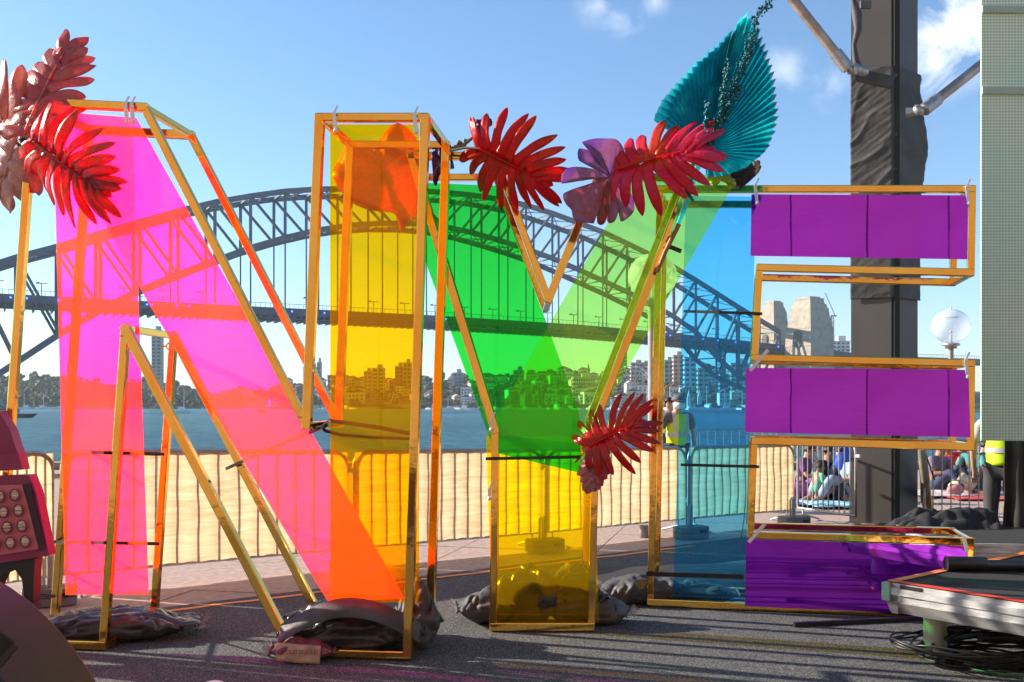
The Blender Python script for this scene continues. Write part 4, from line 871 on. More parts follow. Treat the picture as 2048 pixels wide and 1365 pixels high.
ob = [(G(1592, 1040), G(1716, 1060), 'bare steel barrier left of the black column'), (G(1842, 1050), G(2060, 1064), 'bare steel barrier right of the black column'), (G(1935, 965), G(2070, 972), 'further bare steel barrier beside the hi-vis worker'), (G(1380, 985), G(1560, 980), 'distant bare barrier seen through the blue panel')]
for a, b, l_ in ob: barrier(a, b, 1.13, 1.13, l_, cloth=False, bars=11, group='bare steel barriers')
# waterside railing
rt = thing('waterside_railing', 'low steel handrail along the quay edge behind the barriers', 'railing', (8, QE-.4, 0))
for z in (.5, .8): bpart('rail', (4.6, QE-.4, z), (26, QE-.4, z), .05, .05, M_galv, rt)
for k in range(15): bpart('post', (4.6+k*1.5, QE-.4, .15), (4.6+k*1.5, QE-.4, .8), .05, .05, M_galv, rt)
# ballast blocks
M_bal = mat('grey_ballast', (.20, .20, .21), .75, bump=.2)
def ballast(p, label, rz=.4):
    t = thing('ballast_block', label, 'ballast', p, 'ballast blocks on the barrier joints'); p = Vector(p)
    mb = MB(); c_, s_ = math.cos(rz), math.sin(rz); w_, d_, h_ = .20, .13, .062
    for lv in range(2):
        pts = []
        for k in range(16):
            an = 2*math.pi*k/16; X = math.copysign(abs(math.cos(an))**.4, math.cos(an))*w_; Y = math.copysign(abs(math.sin(an))**.4, math.sin(an))*d_; pts.append(p+Vector((X*c_-Y*s_, X*s_+Y*c_, .016+lv*(h_+.008))))
        mb.prism(pts, (0, 0, h_))
    wt_ = mb.build('weight', M_bal, t)
    mb = MB(); mb.box(p+Vector((.09*c_+.13*s_, .09*s_-.13*c_, .10)), (.09, .02, .03), rz); mb.build('hand_slot', M_tie, wt_)
    mb = MB(); mb.tube([p+Vector((0, 0, .13)), p+Vector((0, 0, .40))], .022, 8); mb.build('post', M_galv, t)
    mb = MB(); mb.tube([p+Vector((-.06, -.04, .14)), p+Vector((-.06, -.04, .36)), p+Vector((-.045, -.04, .39)), p+Vector((-.03, -.04, .36)), p+Vector((-.03, -.04, .14))], .012, 6); mb.build('handle', M_galv, t)
ballast(G(100, 1212), 'grey ballast block at the far left barrier joint'); ballast(G(703, 1152), 'grey ballast block seen through the overlap of magenta and amber'); ballast(G(1090, 1106), 'grey ballast block seen through the yellow stem panel'); ballast(G(1382, 1078), 'grey ballast block seen through the blue panel'); ballast(G(1588, 1056), 'grey ballast block at the right end of the cream barriers')
# small bollard
mb = MB(); mb.lathe(G(1288, 1076), [(.001, 0), (.055, 0), (.055, .14), (.05, .15), (.001, .15)], 16); solo(mb, 'bollard', mat('grey_bollard', (.28, .28, .29), .5), 'stubby grey bollard on the paving left of the E', 'bollard')
# ================================================================== globe lamps
def globe_lamp(px, ytop, D, rpx, label):
    r = rpx*D/F; zc = CH+(HY-ytop)*D/F; x = (px-1024)*D/F; t = thing('globe_lamp', label, 'street lamp', (x, D, 0), 'glass globe lamps on the quay')
    m = bpy.data.materials.get('clear_globe')
    if not m:
        m = panel_mat('clear_globe', (.62, .64, .66), (.10, .10, .105)); n = m.node_tree.nodes; l = m.node_tree.links.new
        for q_ in n:
            if q_.type == 'FRESNEL': q_.name = 'fr'
            if q_.type == 'BUMP': q_.inputs['Strength'].default_value = 0
    mb = MB(); mb.ball((x, D, zc), r, 32, 20, sc=(1, 1, .93)); mb.ball((x, D, zc), r*.975, 32, 20, sc=(1, 1, .93)); mb.build('globe', m, t)
    mb = MB(); mb.lathe((x, D, zc), [(.001, -r*.92), (r*.42, -r*.92), (r*.46, -r*.98), (r*.46, -r*1.04), (r*.30, -r*1.08), (r*.30, -r*1.2), (.001, -r*1.2)], 20); mb.build('collar', M_galv, t)
    mb = MB(); mb.tube([(x, D, 0), (x, D, zc-r*1.1)], .075 if rpx > 40 else .05, 14); mb.lathe((x, D, 0), [(.16, 0), (.16, .05), (.09, .25)], 14); mb.build('post', mat('grey_post', (.33, .30, .29), .5), t)
    mb = MB(); mb.tube([(x, D, zc-r*.9), (x, D, zc-r*.45)], .03, 8); mb.ball((x, D, zc-r*.3), r*.10, 8, 6); mb.lathe((x, D, zc+r*.5), [(.001, .01), (r*.42, 0), (r*.42, -.015), (.001, -.01)], 20); mb.ball((x, D, zc+r*.97), .02, 8, 6, sc=(1, 1, 2)); mb.build('lamp_fitting', M_wh, t)
globe_lamp(1305, 553, 16, 49, 'glass globe lamp behind the lime panel between Y and E'); globe_lamp(1902, 653, 20, 37, 'glass globe lamp standing clear in front of the sky right of the column')
# ================================================================== column and bracing poles
M_col = mat('dark_column', (.10, .09, .085), .6, var=.1, scale=2); M_wrap = mat('black_stretch_cloth', (.075, .07, .067), .7, var=.25, scale=4, bump=.3, bscale=14)
CD = 13.4; cl = P(1701, HY, CD); c1 = P(1786, HY, CD-.25); c2 = P(1836, HY, CD+.12); cx_ = (cl.x+c2.x)/2
ct = thing('stage_column', 'tall square column wrapped in black cloth, behind the E', 'column', (cx_, CD+.2, 0))
def colseg(mb, z0, z1, g=0.0):
    a = Vector((cl.x-g, CD-.02, 0)); b = Vector((c1.x-.03, CD-.27-g, 0)); b2 = Vector((c1.x+.03, CD-.24-g, 0)); e = Vector((c2.x+g, CD+.13, 0)); f = Vector((cx_+.05, CD+.65, 0)); pts = [a, b, b2, e, f]
    mb.prism([(p.x, p.y, z0) for p in pts], (0, 0, z1-z0))
mb = MB(); colseg(mb, 0, 9.5); mb.build('shaft', M_col, ct)
mb = MB(); mb.beam((c1.x+.035, CD-.275, 0), (c1.x+.035, CD-.275, 9.5), .07, .05, up=(0, 1, 0)); mb.build('edge_strip', mat('black_rubber', (.01, .01, .01), .6), ct)
wz0 = CH+(HY-600)*CD/F; wz1 = CH+(HY-145)*CD/F
mb = MB()
def wf(u, v):
    s_ = u; z = wz0+(wz1-wz0)*v; a = Vector((cl.x, CD-.02)); b = Vector((c1.x, CD-.27)); e = Vector((c2.x, CD+.13))
    p = a.lerp(b, s_/.6) if s_ < .6 else b.lerp(e, (s_-.6)/.4); py = HY-(z-CH)*F/CD
    bul = max(0, 1-abs(py-290)/110)*max(0, (s_-.7)/.3)**1.5*.11
    fold = .016*(1-abs(math.sin((z*8-s_*5)+2.6*noise.noise(Vector((s_*2, z*1.6, 1))))))**2.2*1.1*(.4+abs(noise.noise(Vector((z*1.1, s_, 3)))))+.006*noise.noise(Vector((s_*3, z*16-s_*9, 0)))
    n_ = Vector((-.55, -.83)) if s_ < .6 else Vector((.75, -.66))
    q_ = p+n_*(.035+fold*(1.2 if py < 470 else .6)); q_.x += bul
    return (q_.x, q_.y, z)
mb.grid(wf, 50, 260); o = mb.build('cloth_wrap', M_wrap, ct); s_ = o.modifiers.new('t', 'SOLIDIFY'); s_.thickness = .01
mb = MB(); mb.beam(P(1712, 150, CD-.3), P(1786, 166, CD-.42), .16, .05, up=(0, 1, 0)); mb.ball(P(1712, 136, CD-.3), .09, 10, 6, nz=.6, ns=2); mb.tube([P(1704, -10, CD-.3), P(1714, 30, CD-.36), P(1716, 60, CD-.36), P(1708, 90, CD-.34), P(1713, 130, CD-.34)], [.02, .07, .05, .03, .05], 8); mb.build('tied_cloth', M_wrap, ct)
mb = MB(); mb.box(P(1731, 10, CD-.25), (.14, .04, .1), .0); mb.build('plate', mat('pale_plate', (.12, .11, .11), .5), ct)
M_pole = mat('weathered_alu_pole', (.42, .35, .30), .4, metal=.5, var=.3, scale=6)
for a, b, l_ in (((1570, -20), (1697, 140), 'long aluminium bracing pole meeting the column from the upper left'), ((1846, 222), (2010, 92), 'aluminium bracing pole running from the column to the screen')):
    pa, pb = P(*a, CD-.5), P(*b, CD-.5 if a[0] < 1800 else CD-.2); t = thing('bracing_pole', l_, 'pole', pb if a[0] < 1800 else pa); mb = MB(); mb.tube([pa, pb], .065, 12); mb.build('tube', M_pole, t)
    e_ = pb if a[0] < 1800 else pa; mb = MB(); dd = (pb-pa).normalized(); s__ = -1 if a[0] < 1800 else 1
    mb.tube([e_+dd*s__*.02, e_+dd*s__*.28], .085, 12); mb.tube([e_+Vector((0, 0, 0)), e_+Vector((.10 if s__ < 0 else -.10, 0, -.01)), e_+Vector((.24 if s__ < 0 else -.2, .05, -.01))], [.06, .05, .065], 10); mb.ball(e_+Vector((.10 if s__ < 0 else -.08, -.04, .0)), .07, 8, 6, nz=.4); mb.build('clamp', M_galv, t)
# golden strapped pole beside the column foot
t = thing('folded_stand', 'folded stand with tan and gold tubes leaning by the column foot', 'stand', G(1860, 1040)); mb = MB(); mb.beam(G(1862, 1040), P(1846, 898, 13.2), .07, .07); mb.build('gold_tube', mat('ochre_tube', (.50, .27, .06), .4), t)
mb = MB(); mb.tube([G(1846, 1030), P(1850, 960, 13), P(1843, 900, 13)], [.03, .06, .05], 8); mb.build('tan_tube', mat('khaki_cloth', (.28, .25, .18), .8), t); mb = MB(); mb.beam(P(1869, 960, 13), P(1850, 905, 13), .03, .01); mb.build('strap', M_tie, t)
# ================================================================== LED screen, drape
def led_mat():
    m = bpy.data.materials.new('led_mesh_panel'); m.use_nodes = True; t = m.node_tree; n = t.nodes; l = t.links.new; b = n['Principled BSDF']; b.inputs['Roughness'].default_value = .6
    tc = n.new('ShaderNodeTexCoord'); sp = n.new('ShaderNodeSeparateXYZ'); l(tc.outputs['Object'], sp.inputs[0]); pr = []
    for ax in ('X', 'Z'):
        m1 = n.new('ShaderNodeMath'); m1.operation = 'MULTIPLY'; m1.inputs[1].default_value = 1/.0265; l(sp.outputs[ax], m1.inputs[0]); m2 = n.new('ShaderNodeMath'); m2.operation = 'FRACT'; l(m1.outputs[0], m2.inputs[0])
        m3 = n.new('ShaderNodeMath'); m3.operation = 'GREATER_THAN'; m3.inputs[1].default_value = .42; l(m2.outputs[0], m3.inputs[0]); pr.append(m3)
    mm = n.new('ShaderNodeMath'); mm.operation = 'MULTIPLY'; l(pr[0].outputs[0], mm.inputs[0]); l(pr[1].outputs[0], mm.inputs[1])
    nz = n.new('ShaderNodeTexNoise'); nz.inputs['Scale'].default_value = 1.2; l(tc.outputs['Object'], nz.inputs['Vector']); r = n.new('ShaderNodeValToRGB'); r.color_ramp.elements[0].color = (.66, 1.0, .80, 1); r.color_ramp.elements[1].color = (.80, 1.0, .80, 1); r.color_ramp.elements[0].position = .4; r.color_ramp.elements[1].position = .6; l(nz.outputs['Fac'], r.inputs[0])
    mx = n.new('ShaderNodeMix'); mx.data_type = 'RGBA'; l(mm.outputs[0], mx.inputs['Factor']); l(r.outputs[0], mx.inputs['A']); mx.inputs['B'].default_value = (.40, .62, .48, 1); l(mx.outputs['Result'], b.inputs['Base Color']); return m
SD = 8.6; x0 = (1963-1024)*SD/F; t = thing('led_screen', 'tall pale green perforated screen back at the right edge', 'screen', (x0+1.2, SD, 1.27)); z0 = CH+(HY-882)*SD/F
mb = MB(); mb.box((x0+1.2, SD+.01, z0+2.6), (2.4, .015, 5.2)); mb.build('mesh_panel', led_mat(), t)
M_scf = mat('screen_frame', (.20, .30, .27), .6)
for k in range(6): bpart('cross_rail', (x0+.06, SD+.08, z0+.03+k*.93), (x0+2.4, SD+.08, z0+.03+k*.93), .07, .06, M_scf, t)
for py in (182, 20): q_ = P(1965, py, SD); bpart('band', (x0+.0, SD-.012, q_.z), (x0+2.4, SD-.012, q_.z-.02), .02, .06, mat('band_paint', (.42, .60, .50), .7), t)
t = thing('screen_support', 'black cloth covered leg holding up the perforated screen', 'support', (x0+1.3, SD+.3, 0)); mb = MB()
def df(u, v): return (P(2008, 0, 8.9).x+1.6*u, 8.9+.05*math.sin(u*60)+.04*noise.noise(Vector((u*9, v*4, 0))), .0+1.45*v-.0)
mb.grid(df, 80, 20); o = mb.build('drape', mat('black_drape', (.03, .029, .028), .6, var=.3, scale=6), t); s_ = o.modifiers.new('t', 'SOLIDIFY'); s_.thickness = .01
bpart('upright', (x0+1.0, SD+.35, 0), (x0+1.0, SD+.35, 6), .1, .1, M_scf, t)
# ================================================================== stage decks
M_alu = mat('worn_aluminium', (.55, .55, .56), .45, metal=.55, var=.35, scale=5, bump=.15, bscale=60, stretch=(1, 1, 4)); M_top = speckle('deck_top', (.022, .022, .024), (.06, .06, .065))
def deck(c, d1, d2, L1, L2, h, label, rail=.17, legs=((.25, .25),), tape=True):
    c = Vector(c); t = thing('stage_deck', label, 'stage deck', (c.x, c.y, 0)); d1 = Vector(d1).normalized(); d2 = Vector(d2).normalized(); up = Vector((0, 0, 1))
    q = lambda a, b, z: c+d1*a+d2*b+up*z
    mb = MB(); mb.prism([q(.03, .03, h-.03), q(L1-.03, .03, h-.03), q(L1-.03, L2-.03, h-.03), q(.03, L2-.03, h-.03)], (0, 0, .03)); mb.build('deck_board', M_top, t)
    def rl(a0, b0, a1, b1, o_):
        mb = MB(); p0, p1 = q(a0, b0, 0), q(a1, b1, 0); nrm = -o_
        prof = [(0, h-.004), (0, h-.03), (.012, h-.035), (.012, h-.075), (0, h-.08), (0, h-.115), (.01, h-.12), (-.03, h-rail), (-.07, h-rail), (-.07, h-.036), (-.03, h-.004)]
        vs = [p0+nrm*-a+up*z for a, z in prof]+[p1+nrm*-a+up*z for a, z in prof]; n_ = len(prof)
        mb.add(vs, [(i, (i+1) % n_, (i+1) % n_+n_, i+n_) for i in range(n_)]+[tuple(range(n_)), tuple(range(2*n_-1, n_-1, -1))]); mb.build('edge_rail', M_alu, t)
    rl(0, 0, L1, 0, -d2); rl(0, 0, 0, L2, -d1)
    if tape:
        for nm, A, B, m in (('edge_tape', q(.0, .03, h+.004), q(L1, .03, h+.004), M_rtape), ('edge_tape', q(.03, .0, h+.006), q(.03, L2, h+.006), M_otape)):
            dd = (B-A).normalized(); mb = MB(); mb.beam(A, B, .06, .002); mb.build(nm, m, t)
    for a, b in legs:
        mb = MB(); p = q(a, b, 0); mb.tube([p+up*.013, p+up*(h-.1)], .07, 18); mb.build('leg', mat('pale_leg', (.62, .64, .52), .35, metal=.2), t)
    return t, q
dk, qd = deck(G(1775, 1163, .5).xy.to_3d(), (.5, -.67, 0), (1.47, 1.2, 0), 3.2, 2.2, .5, 'low aluminium stage deck with red and orange taped edges at the right foreground', legs=((.17, .27), (2.6, .3), (.3, 1.9)), rail=.19)
mb = MB(); pA = qd(.16, -.002, .455); mb.box(pA+Vector((0, 0, 0)), (.14, .012, .07), math.atan2(-.67, .5)); mb.build('black_sticker', M_tie, dk)
mb = MB(); c_ = qd(0, 0, 0); mb.box(c_+Vector((0, 0, .44)), (.05, .05, .11), .7); mb.build('corner_block', mat('mint_paint', (.30, .55, .42), .5), dk)
p = G(1890, 1100, .5); deck(P(1872, 0, 7.9).xy.to_3d(), (1, -.12, 0), (.12, 1, 0), 3, 1.3, .5, 'second stage deck with pale edge behind the taped deck', legs=((.4, .3), (2.4, .3)), tape=False, rail=.1)
mb = MB(); a = G(1892, 1143, .5); b = Vector((a.x+1.4, a.y-.05, a.z)); mb.tube([a+Vector((0, 0, .05)), a+Vector((.25, -.01, .05)), a+Vector((.26, -.01, .04)), b+Vector((0, 0, .04))], [.05, .048, .038, .036], 14); solo(mb, 'black_pipe', mat('black_plastic_pipe', (.02, .02, .022), .35), 'black ribbed plastic pipe lying on the taped stage deck', 'pipe')
mb = MB(); a = G(1588, 1258); mb.beam(a+Vector((0, 0, .03)), a+Vector((1.3, .28, .03)), .03, .03); solo(mb, 'black_rod', M_tie, 'thin black rod lying on the carpet in front of the E', 'rod')
# cables
M_cab2 = mat('black_cable', (.015, .015, .016), .4)
t = thing('cable_coil', 'tangled coil of black cables under the taped stage deck', 'cable', G(1980, 1320)); g0 = G(1990, 1330)
for k in range(15):
    mb = MB(); rr = .24+.02*k*R.uniform(.4, 1); ox, oy = R.uniform(-.06, .06), R.uniform(-.05, .05); pts = []
    for j in range(41): an = 2*math.pi*j/40; pts.append((g0.x+ox+rr*1.35*math.cos(an), g0.y+oy+rr*.72*math.sin(an)*(1+.1*math.sin(3*an+k)), .02+.008*k+.03*math.sin(2*an+k)**2))
    mb.tube(pts, .0075, 6, caps=False); mb.build('cable_loop', M_cab2, t)
mb = MB(); mb.tube([g0+Vector((-.15, -.12, .2)), g0+Vector((.12, -.12, .19)), g0+Vector((.14, -.12, .19)), g0+Vector((.32, -.13, .19))], [.035, .035, .026, .024], 12); mb.build('plug', mat('plug_black', (.03, .03, .032), .3), t)
mb = MB(); mb.tube([G(1700, 1205)*0+Vector((qd(.25, .34, 0).x-.07, qd(.25, .34, 0).y, .2)), qd(.25, .34, .21)+Vector((.07, -.07, 0)), g0+Vector((-.3, 0, .16)), g0+Vector((0, .1, .17))], .016, 8); mb.build('tied_cable', M_cab2, t)
mb = MB(); mb.tube([g0+Vector((-.32, 0, .05)), g0+Vector((-.2, -.22, .02)), g0+Vector((0, -.32, .02)), g0+Vector((.5, -.35, .02))], .006, 6); mb.build('green_cable', mat('green_cable', (.05, .30, .12), .4), t)
# black cloth heap
mb = MB()
def hf2(u, v):
    px = 1190+840*u; D = 8.45+1.3*v-.0; X = (px-1024)*9/F; e = math.sin(math.pi*min(1, max(0, v)))**.6*min(1, u*9, (1-u)*14+.02); hh = .03+.05*min(1, u*2.2)
    if u > .42: hh += (.52)*min(1, (u-.42)/.36)**1.1
    z = hh*e*(.80+.30*noise.noise(Vector((X*.9, D*2.0, 1)))+.25-.16*max(0, 1-abs(noise.noise(Vector((X*.9+D*.6, D*5-X*.9, 5)))*2.4))**3-.14*max(0, 1-abs(noise.noise(Vector((X*1.6-D*.8, D*9+X*1.5, 5)))*2.2))**3+.05*noise.noise(Vector((X*14, D*11, 5))))
    return (X+.08*noise.noise(Vector((u*10, v*5, 2))), D+.06*noise.noise(Vector((u*7, v*5, 8))), .02+max(0, z))
mb.grid(hf2, 260, 60); o = solo(mb, 'cloth_heap', mat('black_cotton_cloth', (.022, .021, .024), .75, var=.3, scale=5), 'crumpled heap of black cloth lying behind the E', 'cloth'); s_ = o.modifiers.new('t', 'SOLIDIFY'); s_.thickness = .008
# ================================================================== line array speaker and the dark cabinet at the left
M_sp = mat('mauve_cabinet', (.30, .035, .11), .45, var=.2, scale=4); M_bf = mat('pink_baffle', (.66, .17, .21), .5, var=.15, scale=5); M_cone = mat('pale_horn', (.70, .52, .38), .4, var=.7, scale=5, stretch=(3, 3, 40))  # pink cast of the light is put into the cabinet and baffle colours
st = thing('line_array_speaker', 'stacked mauve loudspeaker with rows of round pink drivers at the left edge', 'speaker', P(20, 1110, 6.2))
def cab(poly, D, th):
    mb = MB(); mb.prism([P(x, y, D) for x, y in poly], (0, min(th, .10), 0)); return mb
cab([(-160, 935), (36, 905), (45, 940), (-160, 950)], 6.2, .5).build('cabinet', M_sp, st)
cab([(-160, 800), (-2, 822), (20, 860), (44, 935), (-160, 945)], 6.35, .4).build('cabinet', M_sp, st)
cab([(-160, 960), (58, 950), (72, 985), (98, 1112), (-160, 1150)], 6.2, .5).build('cabinet', M_sp, st)
cab([(-160, 974), (44, 970), (80, 1098), (-160, 1136)], 6.185, .012).build('baffle', M_bf, st)
cab([(46, 970), (58, 966), (88, 1096), (78, 1102)], 6.18, .016).build('side_groove', mat('dark_groove', (.05, .02, .03), .6), st)
for r_ in range(4):
    for c__ in range(4):
        x = 30-c__*30+r_*7; y = 990+r_*31+c__*3; mb = MB(); pc = P(x, y, 6.17); rr = .034; mb.ball(pc, rr, 16, 8, sc=(.8, .35, 1))
        dv_ = mb.build('driver', M_cone, st)
        rb = MB(); rb.tube([pc+Vector((rr*.86*math.cos(a), -.006, rr*1.08*math.sin(a))) for a in [k*math.pi/8 for k in range(17)]], .004, 5, caps=False); rb.build('driver_rim', M_sp, dv_)
cab([(-160, 1120), (70, 1118), (68, 1150), (66, 1210), (50, 1215), (44, 1160), (30, 1140), (5, 1150), (-10, 1180), (-160, 1200)], 6.22, .35).build('bracket', mat('black_bracket', (.02, .02, .022), .5), st)
cab([(-160, 1170), (66, 1210), (66, 1225), (-160, 1260)], 6.15, .5).build('bracket_base', mat('black_base', (.03, .02, .025), .5), st)
mt = thing('stage_monitor', 'big dark brown curved stage cabinet in the bottom left corner', 'stage cabinet', P(20, 1500, 3.2)); M_mon = mat('brown_black_shell', (.028, .019, .018), .45, var=.15, scale=3)
_o = [(-140, 1120), (0, 1162), (40, 1186), (90, 1228), (130, 1272), (165, 1318), (200, 1372), (235, 1440), (250, 1520), (-140, 1560)]
out_ = _o[:1]+[(_o[i][0]+(_o[i+1][0]-_o[i][0])*u/4, _o[i][1]+(_o[i+1][1]-_o[i][1])*u/4-(2.2 if 0 < i < 8 else 0)*math.sin(math.pi*u/4)) for i in range(1, 9) for u in range(4)]+_o[-1:]
mb = MB(); a_ = [P(x, y, 3.3) for x, y in out_]; b_ = [P(x, y, 3.3)+Vector((0, -.45, 0)) for x, y in out_]; n_ = len(a_); mb.add(a_+b_, [tuple(range(n_)), tuple(range(2*n_-1, n_-1, -1))]+[(i, i+n_, (i+1) % n_+n_, (i+1) % n_) for i in range(n_)]); o = mb.build('shell', M_mon, mt); bv = o.modifiers.new('b', 'BEVEL'); bv.width = .012; bv.segments = 3; bv.limit_method = 'ANGLE'
mb = MB(); mb.prism([P(x, y, 2.845) for x, y in ((-60, 1250), (2, 1262), (30, 1284), (0, 1326), (-60, 1345))], (0, -.012, 0)); mb.build('recess_grille', mat('recess_black', (.012, .01, .01), .7), mt)  # black plate on the shell, giving the hollow its shade by colour
mb = MB(); mb.prism([P(x, y, 2.84) for x, y in ((-60, 1318), (2, 1318), (34, 1284), (40, 1290), (6, 1334), (-60, 1352))], (0, -.02, 0)); mb.build('recess_lip', M_mon, mt)
t = thing('white_cap', 'pale rounded cap on the carpet at the bottom edge', 'cap', G(428, 1372)); mb = MB(); mb.ball(G(428, 1380)+Vector((0, 0, .02)), .06, 16, 8, sc=(1.2, 1, .5)); mb.build('dome', M_clip, t)
mb = MB(); mb.tube([G(428, 1380)+Vector((.07*math.cos(a), .058*math.sin(a), .02)) for a in [k*math.pi/8 for k in range(17)]], .01, 6, caps=False); mb.build('rim', M_clip, t)
# ================================================================== people
M_skin = mat('skin', (.50, .27, .18), .5, var=.1); M_skin2 = mat('skin_tan', (.36, .18, .11), .5, var=.1); M_hair = mat('dark_hair', (.02, .015, .012), .6, var=.3, scale=40)
def skin(name, pts, edges, m, parent, rootloc, rz, lvl=2, root=0):
    me = bpy.data.meshes.new(name); c_, s_ = math.cos(rz), math.sin(rz); base = Vector(rootloc)-off(parent)
    me.from_pydata([(base.x+p[0]*c_-p[1]*s_, base.y+p[0]*s_+p[1]*c_, base.z+p[2]) for p in pts], edges, []); me.materials.append(m)
    o = bpy.data.objects.new(name, me); COL.objects.link(o); o.parent = parent; md = o.modifiers.new('skin', 'SKIN'); md.use_smooth_shade = True
    for i, sv in enumerate(me.skin_vertices[0].data): r = pts[i][3]; sv.radius = (r, r if len(pts[i]) < 5 else pts[i][4]); sv.use_root = (i == root)
    sb = o.modifiers.new('sub', 'SUBSURF'); sb.levels = lvl; sb.render_levels = lvl
    return o
POSES = {
 'stand': dict(pel=(0, .02, .95), sp=(0, 0, 1.14), ch=(0, -.01, 1.33), nk=(0, 0, 1.49), hd=(0, -.03, 1.60), ht=(0, -.02, 1.69), sh=(.205, 0, 1.43), el=(.285, .03, 1.15), wr=(.285, -.06, .91), hn=(.28, -.09, .84), hp=(.09, .02, .91), kn=(.11, -.01, .50), an=(.11, .03, .09), to=(.12, -.14, .04), fd=(0, -.1, -1)),
 'sit': dict(pel=(0, .02, .12), sp=(0, .06, .30), ch=(0, .02, .50), nk=(0, -.03, .66), hd=(0, -.07, .77), ht=(0, -.06, .86), sh=(.18, .0, .60), el=(.26, -.12, .36), wr=(.16, -.34, .38), hn=(.12, -.41, .38), hp=(.09, 0, .12), kn=(.16, -.40, .42), an=(.12, -.62, .07), to=(.12, -.76, .04), fd=(-.4, -1, -.2)),
}
def person(loc, rz, pose, label, top=(.1, .1, .1), legs=(.03, .03, .035), skinm=None, vest=False, cap=None, mask=False, hair=True, hood=None, group=None, s=1.0):
    p = POSES[pose]; skinm = skinm or M_skin; t = thing('person', label, 'person', loc, group); loc = Vector(loc)
    V = []; E = []
    def v(q_, r, r2=None, frm=None):
        V.append((q_[0]*s, q_[1]*s, q_[2]*s, r*s, (r2 or r)*s)); i = len(V)-1
        if frm is not None: E.append((frm, i))
        return i
    X = lambda q_, sd: (q_[0]*sd, q_[1], q_[2])
    pel = v(p['pel'], .13, .10); sp = v(p['sp'], .125, .095, pel); ch = v(p['ch'], .15, .105, sp); nk = v(p['nk'], .055, .055, ch); hd = v(p['hd'], .078, .095, nk); ht = v(p['ht'], .062, .078, hd)
    ns = v((p['hd'][0], p['hd'][1]-.10, p['hd'][2]-.005), .014, .014, hd)
    for sd in (-1, 1):
        sh = v(X(p['sh'], sd), .06, .06, ch); el = v(X(p['el'], sd), .043, .043, sh); wr = v(X(p['wr'], sd), .028, .024, el); hn = v(X(p['hn'], sd), .032, .018, wr); fd = Vector(p['fd']).normalized(); hv = Vector(X(p['hn'], sd))
        for k in range(4):
            a = hv+fd*.05+Vector(((k-1.5)*.018, (k-1.5)*.006, 0)); a1 = v(a, .0095, .0095, hn); b = a+fd*(.035+.008*(k in (1, 2)))+Vector((0, -.012, 0)); v(b, .0075, .0075, a1)
        th = v(hv+Vector((-.035*sd, -.025, .0)), .011, .011, hn); v(hv+Vector((-.045*sd, -.045, -.03)), .009, .009, th)
        hp = v(X(p['hp'], sd), .095, .095, pel); kn = v(X(p['kn'], sd), .06, .06, hp); an = v(X(p['an'], sd), .042, .042, kn); v(X(p['to'], sd), .042, .032, an)
    skin('body', V, E, skinm, t, loc, rz, 2)
    def part_(name, keys, m, grow, lvl=2, sides=None):
        V2 = []; E2 = []; idx = {}
        for k_, r, r2, fr in keys:
            V2.append((*(c__*s for c__ in k_[1]), (r+grow)*s, (r2+grow)*s)); idx[k_[0]] = len(V2)-1
            if fr is not None: E2.append((idx[fr], idx[k_[0]]))
        return skin(name, V2, E2, m, t, loc, rz, lvl)
    Pk = lambda n_, sd=1: (n_+str(sd), X(p[n_], sd))
    ks = [(('pel', p['pel']), .125, .10, None), (('sp', p['sp']), .125, .10, 'pel'), (('ch', p['ch']), .15, .11, 'sp'), (('nb', (p['nk'][0], p['nk'][1], p['nk'][2]-.04)), .06, .06, 'ch')]
    for sd in (-1, 1):
        sh = X(p['sh'], sd); el = X(p['el'], sd); md_ = tuple(a+(b-a)*.8 for a, b in zip(sh, el)); ks += [(('sh%d' % sd, sh), .065, .065, 'ch'), (('sl%d' % sd, md_), .062, .062, 'sh%d' % sd)]
    Mt = bpy.data.materials.get('shirt_%d_%d_%d' % tuple(int(x*100) for x in top)) or mat('shirt_%d_%d_%d' % tuple(int(x*100) for x in top), top, .8, var=.2, scale=8)
    part_('shirt', ks, Mt, .016)
    ks = [(('pel', p['pel']), .125, .10, None)]
    for sd in (-1, 1): ks += [(('hp%d' % sd, X(p['hp'], sd)), .1, .1, 'pel'), (('kn%d' % sd, X(p['kn'], sd)), .068, .068, 'hp%d' % sd), (('an%d' % sd, tuple(a+(b-a)*.93 for a, b in zip(X(p['kn'], sd), X(p['an'], sd)))), .055, .055, 'kn%d' % sd)]
    Ml = bpy.data.materials.get('trousers_%d_%d' % tuple(int(x*100) for x in legs[:2])) or mat('trousers_%d_%d' % tuple(int(x*100) for x in legs[:2]), legs, .8, var=.2)
    part_('trousers', ks, Ml, .014)
    cz, sz_ = math.cos(rz), math.sin(rz)
    W_ = lambda q_: loc+Vector((q_[0]*cz-q_[1]*sz_, q_[0]*sz_+q_[1]*cz, q_[2]))*1.0 if s == 1 else loc+Vector((q_[0]*cz-q_[1]*sz_, q_[0]*sz_+q_[1]*cz, q_[2]))*s
    hd = Vector(p['hd'])
    for sd in (-1, 1):
        mb = MB(); mb.ball(W_(hd+Vector((.034*sd, -.087, .022))), .0125, 8, 6); mb.build('eye', mat('eye_dark', (.02, .015, .01), .2) if not bpy.data.materials.get('eye_dark') else bpy.data.materials['eye_dark'], t)
        mb = MB(); mb.ball(W_(hd+Vector((.088*sd, .0, .0))), .022, 8, 6, sc=(.5, .8, 1.2)); mb.build('ear', skinm, t)
